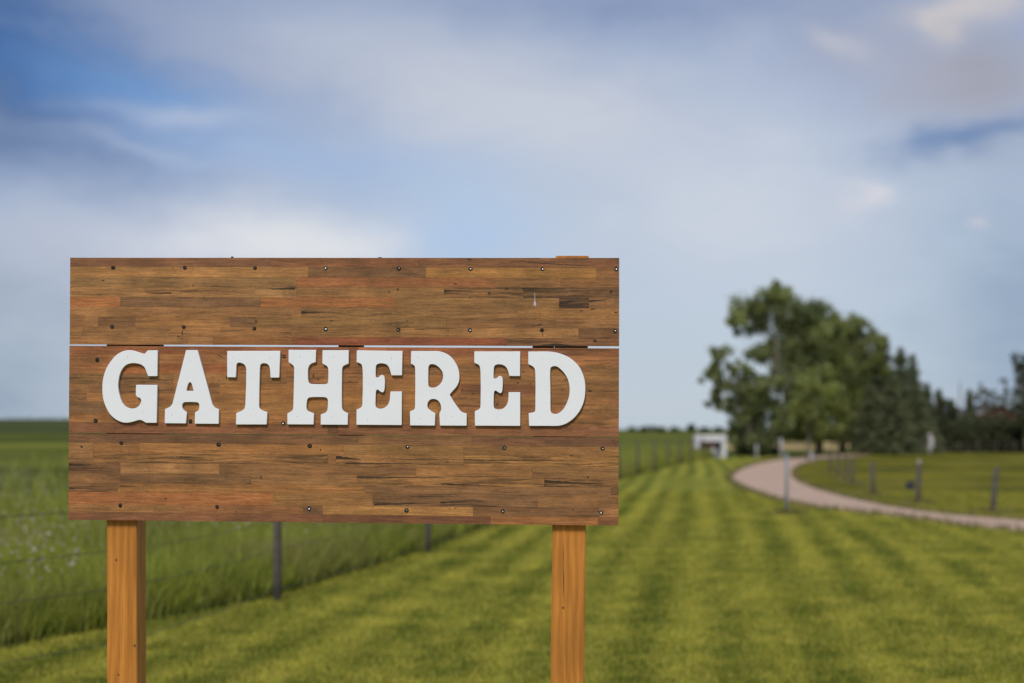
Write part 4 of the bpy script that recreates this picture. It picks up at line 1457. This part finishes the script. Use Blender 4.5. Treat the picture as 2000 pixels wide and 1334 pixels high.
# understory hedge that closes the view between the shrubs
n = 70000
px = RNG.uniform(1660, 2080, n)
dd = RNG.uniform(90, 99, n)
X = (px - 1000) / F * dd
Z = RNG.uniform(0, 1, n) ** 1.25 * (1.9 + .35 * np.sin(X * 2.1) + .3 * np.sin(X * 5.3 + 1))
V, Fc = leaves(np.stack([X, dd, Z], 1), RNG.uniform(.05, .11, n))
link('undergrowth', fast_mesh('undergrowth', V, Fc, RNG.uniform(0, .7, n)), None, M_SHRUB, kind='stuff')

# far trees on the horizon
FARS = [(1238, 836, 12, 600), (1262, 832, 17, 620), (1290, 833, 16, 600), (1318, 837, 12, 640), (1350, 829, 9, 560), (1376, 835, 11, 600), (1404, 834, 12, 600), (60, 819, 26, 250), (122, 815, 14, 250),
        (20, 821, 24, 252), (95, 820, 20, 252)]
FL = ['low flat clump of far trees nearest the sign on the horizon', 'wide rounded far clump left on the right-hand horizon', 'wide far clump second from the sign, at the middle of the open horizon',
      'faint low clump left of the small round far tree', 'small round far tree standing above the horizon just left of the white stand', 'low far tree right above the white stand',
      'far tree on the horizon partly behind the leaning poplar', 'broad dark bush on the left skyline', 'bush rising on the left skyline right beside the sign',
      'low bush at the far left end of the skyline', 'low bush on the left skyline between two taller ones']
for (px, py, hw, d), lb in zip(FARS, FL):
    b0 = at(px, 838, d)
    z0 = float(hill(np.array([b0.x]), np.array([float(d)]))[0])
    top = at(px, py, d).z
    H = max(top - z0, 2.5 if d > 400 else .5)
    R = hw * d / F
    near = d < 400
    root = empty('bush' if near else 'distant_tree', (b0.x, d, z0), lb, 'bush' if near else 'tree', 'bushes on the left skyline' if near else 'trees on the far horizon')
    V, Fc = tube([(0, 0, -.3), (0, 0, H * .6)], [H * .03, H * .015], 6)
    link('stem' if near else 'trunk', mesh('trunk', V, Fc), root, M_BARK)
    cl = [(random.uniform(-.75, .75) * R, random.uniform(-.5, .5) * R, H * random.uniform(.45, .72), H * random.uniform(.25, .4)) for _ in range(7)]
    cl.append((0, 0, H * .68, H * .3))
    V, Fc, T = crown_mesh(cl, H * .09, 22, .5)
    link('foliage' if near else 'crown', fast_mesh('crown', V, Fc, T), root, M_SHRUB if near else M_FAR)

# ------------------------------------------------------------------ buildings behind the trees
d = 150
a, b_ = at(1908, 838, d), at(1992, 838, d)
wB = (b_.x - a.x) / 2
barn = empty('red_barn', ((a.x + b_.x) / 2, d, 0), 'dark red gabled barn with pale roof edges half hidden behind the trees', 'barn')
zE, zP = at(1950, 810, d).z, at(1950, 791, d).z
V = [(-wB, 0, 0), (wB, 0, 0), (wB, 0, zE), (0, 0, zP), (-wB, 0, zE), (-wB, 8, 0), (wB, 8, 0), (wB, 8, zE), (0, 8, zP), (-wB, 8, zE)]
link('wall', mesh('wall', V, [(0, 1, 2, 3, 4), (9, 8, 7, 6, 5), (1, 6, 7, 2), (5, 0, 4, 9)]), barn, M_RED)
for s in (-1, 1):
    e = Vector((s * (wB + .35), 0, zE - .12))
    pk = Vector((0, 0, zP + .05))
    V = []
    for y in (-.3, 8.3):
        for q_, dz in ((e, 0), (pk, 0), (pk, .14), (e, .14)):
            V.append((q_.x, y, q_.z + dz))
    link('roof', mesh('roof', V, [(0, 1, 2, 3), (7, 6, 5, 4), (0, 4, 5, 1), (3, 2, 6, 7), (0, 3, 7, 4), (1, 5, 6, 2)]), barn, M_ROOF)
    V = []
    for y in (-.36, -.31):
        for q_, dz in ((e, -.06), (pk, -.06), (pk, .13), (e, .13)):
            V.append((q_.x, y, q_.z + dz))
    link('bargeboard', mesh('barge', V, [(0, 1, 2, 3), (7, 6, 5, 4), (0, 4, 5, 1), (3, 2, 6, 7), (0, 3, 7, 4), (1, 5, 6, 2)]), barn, M_WHITE)
link('barn_door', box(-1.0, 1.0, -.08, -.01, 0, 2.1, .01), barn, M_WHITE if False else M_RED)
link('gable_window', box(-.3, .3, -.06, -.01, zE - .1, zE + .5, .01), barn, M_DKPANEL)

d = 135
a, b_ = at(1853, 838, d), at(1912, 838, d)
wH = (b_.x - a.x) / 2
house = empty('red_house', ((a.x + b_.x) / 2, d, 0), 'low red house with dark hipped roof and white window, left of the barn', 'house')
zE, zP = at(1880, 816, d).z, at(1880, 797, d).z
link('wall', box(-wH, wH, 0, 5, 0, zE), house, M_RED)
o_ = .3
V = [(-wH - o_, -o_, zE), (wH + o_, -o_, zE), (wH + o_, 5 + o_, zE), (-wH - o_, 5 + o_, zE), (-wH * .45, 2.5, zP), (wH * .45, 2.5, zP),
     ]
link('roof', mesh('roof', V, [(0, 1, 5, 4), (1, 2, 5), (2, 3, 4, 5), (3, 0, 4), (3, 2, 1, 0)]), house, M_ROOF)
wn = at(1889, 827, d - .1)
hx = wn.x - house.location.x
fr = link('window', box(hx - .3, hx + .3, -.08, -.01, wn.z - .35, wn.z + .35, .01), house, M_WHITE)
link('pane', box(hx - .2, hx + .2, -.095, -.083, wn.z - .25, wn.z + .25), fr, M_STONE)
link('door', box(-wH * .7, -wH * .7 + .9, -.06, -.01, 0, 1.95, .01), house, M_ORANGE)

p = at(1877, 885, 98)
pole = empty('utility_pole', (p.x, 98, 0), 'thin bare weathered pole rising between the low spruces left of the red barn', 'pole')
V, Fc = tube([(0, 0, -.3), (0, 0, at(1877, 750, 98).z)], [.07, .045], 9)
link('shaft', mesh('shaft', V, Fc, True), pole, M_BARK)
V, Fc = tube([(0, 0, at(1877, 750, 98).z), (0, 0, at(1877, 748.5, 98).z)], [.07, .05], 9)
link('cap', mesh('cap', V, Fc), pole, M_BARK)


# ------------------------------------------------------------------ grass
def blades(X, Y, Z, h, w, lean, two=True, rng=RNG):
    n = len(X)
    a = rng.uniform(0, 2 * math.pi, n)
    la = rng.uniform(0, 2 * math.pi, n)
    dx, dy = np.cos(a) * w, np.sin(a) * w
    lx, ly = np.cos(la) * lean * h, np.sin(la) * lean * h
    P = np.stack([X, Y, Z], 1)
    D = np.stack([dx, dy, np.zeros(n)], 1)
    Lm = np.stack([lx * .35, ly * .35, h * .55], 1)
    Lt = np.stack([lx, ly, h * np.sqrt(np.clip(1 - lean ** 2, .2, 1))], 1)
    if two:
        V = np.stack([P - D, P + D, P + Lm + D * .75, P + Lm - D * .75, P + Lt + D * .12, P + Lt - D * .12], 1).reshape(-1, 3)
        b0 = (np.arange(n) * 6)[:, None]
        Fc = np.concatenate([b0 + np.array([0, 1, 2, 3]), b0 + np.array([3, 2, 4, 5])], 1).reshape(-1, 4)
    else:
        V = np.stack([P - D, P + D, P + Lt], 1).reshape(-1, 3)
        Fc = np.arange(3 * n).reshape(n, 3)
    return V, Fc


# lawn: short blades, thinning with distance
n = 420000
Y = 6.3 * (34 / 6.3) ** RNG.uniform(0, 1, n)
X = RNG.uniform(-.50, .50, n) * Y
keep = (X > lawn_edge(Y) - .05) & (~inside(drive_poly, X, Y))
X, Y = X[keep], Y[keep]
n = len(X)
V, Fc = blades(X, Y, np.full(n, .002), RNG.uniform(.018, .045, n) * (1 + Y * .01), .0016 + .00028 * Y, RNG.uniform(.2, .85, n), False)
link('lawn_grass', fast_mesh('lawn_grass', V, Fc, RNG.uniform(0, 1, n)), None, M_BLADE, kind='stuff')

# meadow: tall grass thickest along the fence
n = 190000
Y = 7.0 * (80 / 7.0) ** RNG.uniform(0, 1, n)
off = RNG.exponential(1.0, n) * (.8 + Y * .055) + RNG.uniform(0, .06, n)
X = lawn_edge(Y) - off
keep = (X / Y > -.55)
X, Y, off = X[keep], Y[keep], off[keep]
n = len(X)
patch = .5 + .5 * np.sin(X * 1.3 + 2 * np.sin(Y * .5)) * np.sin(Y * .9 + X)
h = (.20 + .26 * np.clip(off / .3, 0.2, 1) * (.6 + .4 * patch)) * RNG.uniform(.6, 1.25, n) * np.clip(.7 + Y * .013, .75, 1.25)
V, Fc = blades(X, Y, np.full(n, -.01), h, .0022 + .00030 * Y, RNG.uniform(.08, .6, n))
T = np.clip(RNG.normal(.5, .2, n) + (patch - .5) * .3, 0, 1)
link('tall_grass', fast_mesh('tall_grass', V, Fc, np.repeat(T, 2)), None, M_TALL, kind='stuff')

# seed heads and white flowers over the meadow
def puffs(n, smin, smax, hmin, hmax, mat, name, lo=9.5, hi=45, xr=(-.42, -.02)):
    Y = lo * (hi / lo) ** RNG.uniform(0, 1, n)
    X = RNG.uniform(xr[0], xr[1], n) * Y
    cl = np.sin(X * .9 + 1.3) * np.sin(Y * .55 + .4) + .5 * np.sin(X * 2.7 + Y)
    keep = (X < lawn_edge(Y) - .5) & (cl > RNG.uniform(-.6, 1.0, n))
    X, Y = X[keep], Y[keep]
    n = len(X)
    P = np.stack([X, Y, RNG.uniform(hmin, hmax, n)], 1)
    k = 5
    Q = np.repeat(P, k, 0) + RNG.normal(size=(n * k, 3)) * smax * .4
    V, Fc = leaves(Q, RNG.uniform(smin, smax, n * k), 0.1, .8)
    link(name, fast_mesh(name, V, Fc), None, mat, kind='stuff')


puffs(420, .006, .015, .32, .52, M_FLOWER, 'meadow_flowers')
puffs(6000, .006, .016, .36, .60, M_SEED, 'seed_heads')

# rough tufts along the drive edges and at the post feet
EX, EY = [], []
for L in (d_out, d_in):
    for p, q_ in zip(L[:-1], L[1:]):
        k = int((q_ - p).length * 70)
        for _ in range(min(k, 600)):
            r_ = p.lerp(q_, random.random())
            EX.append(r_.x + random.gauss(0, .05))
            EY.append(r_.y + random.gauss(0, .05))
for (px, py) in [(1537, 1004)] * 260:
    p = gnd(px, py)
    EX.append(p.x + random.gauss(.03, .16))
    EY.append(p.y + random.gauss(0, .12))
for (x, y) in pts:
    for _ in range(160):
        EX.append(x + random.gauss(0, .2))
        EY.append(y + random.gauss(0, .2))
EX, EY = np.array(EX), np.array(EY)
n = len(EX)
V, Fc = blades(EX, EY, np.full(n, .004), RNG.uniform(.05, .15, n), np.full(n, .009), RNG.uniform(.2, .7, n))
link('verge_grass', fast_mesh('verge_grass', V, Fc, np.repeat(RNG.uniform(.0, 1, n), 2)), None, M_VERGE, kind='stuff')
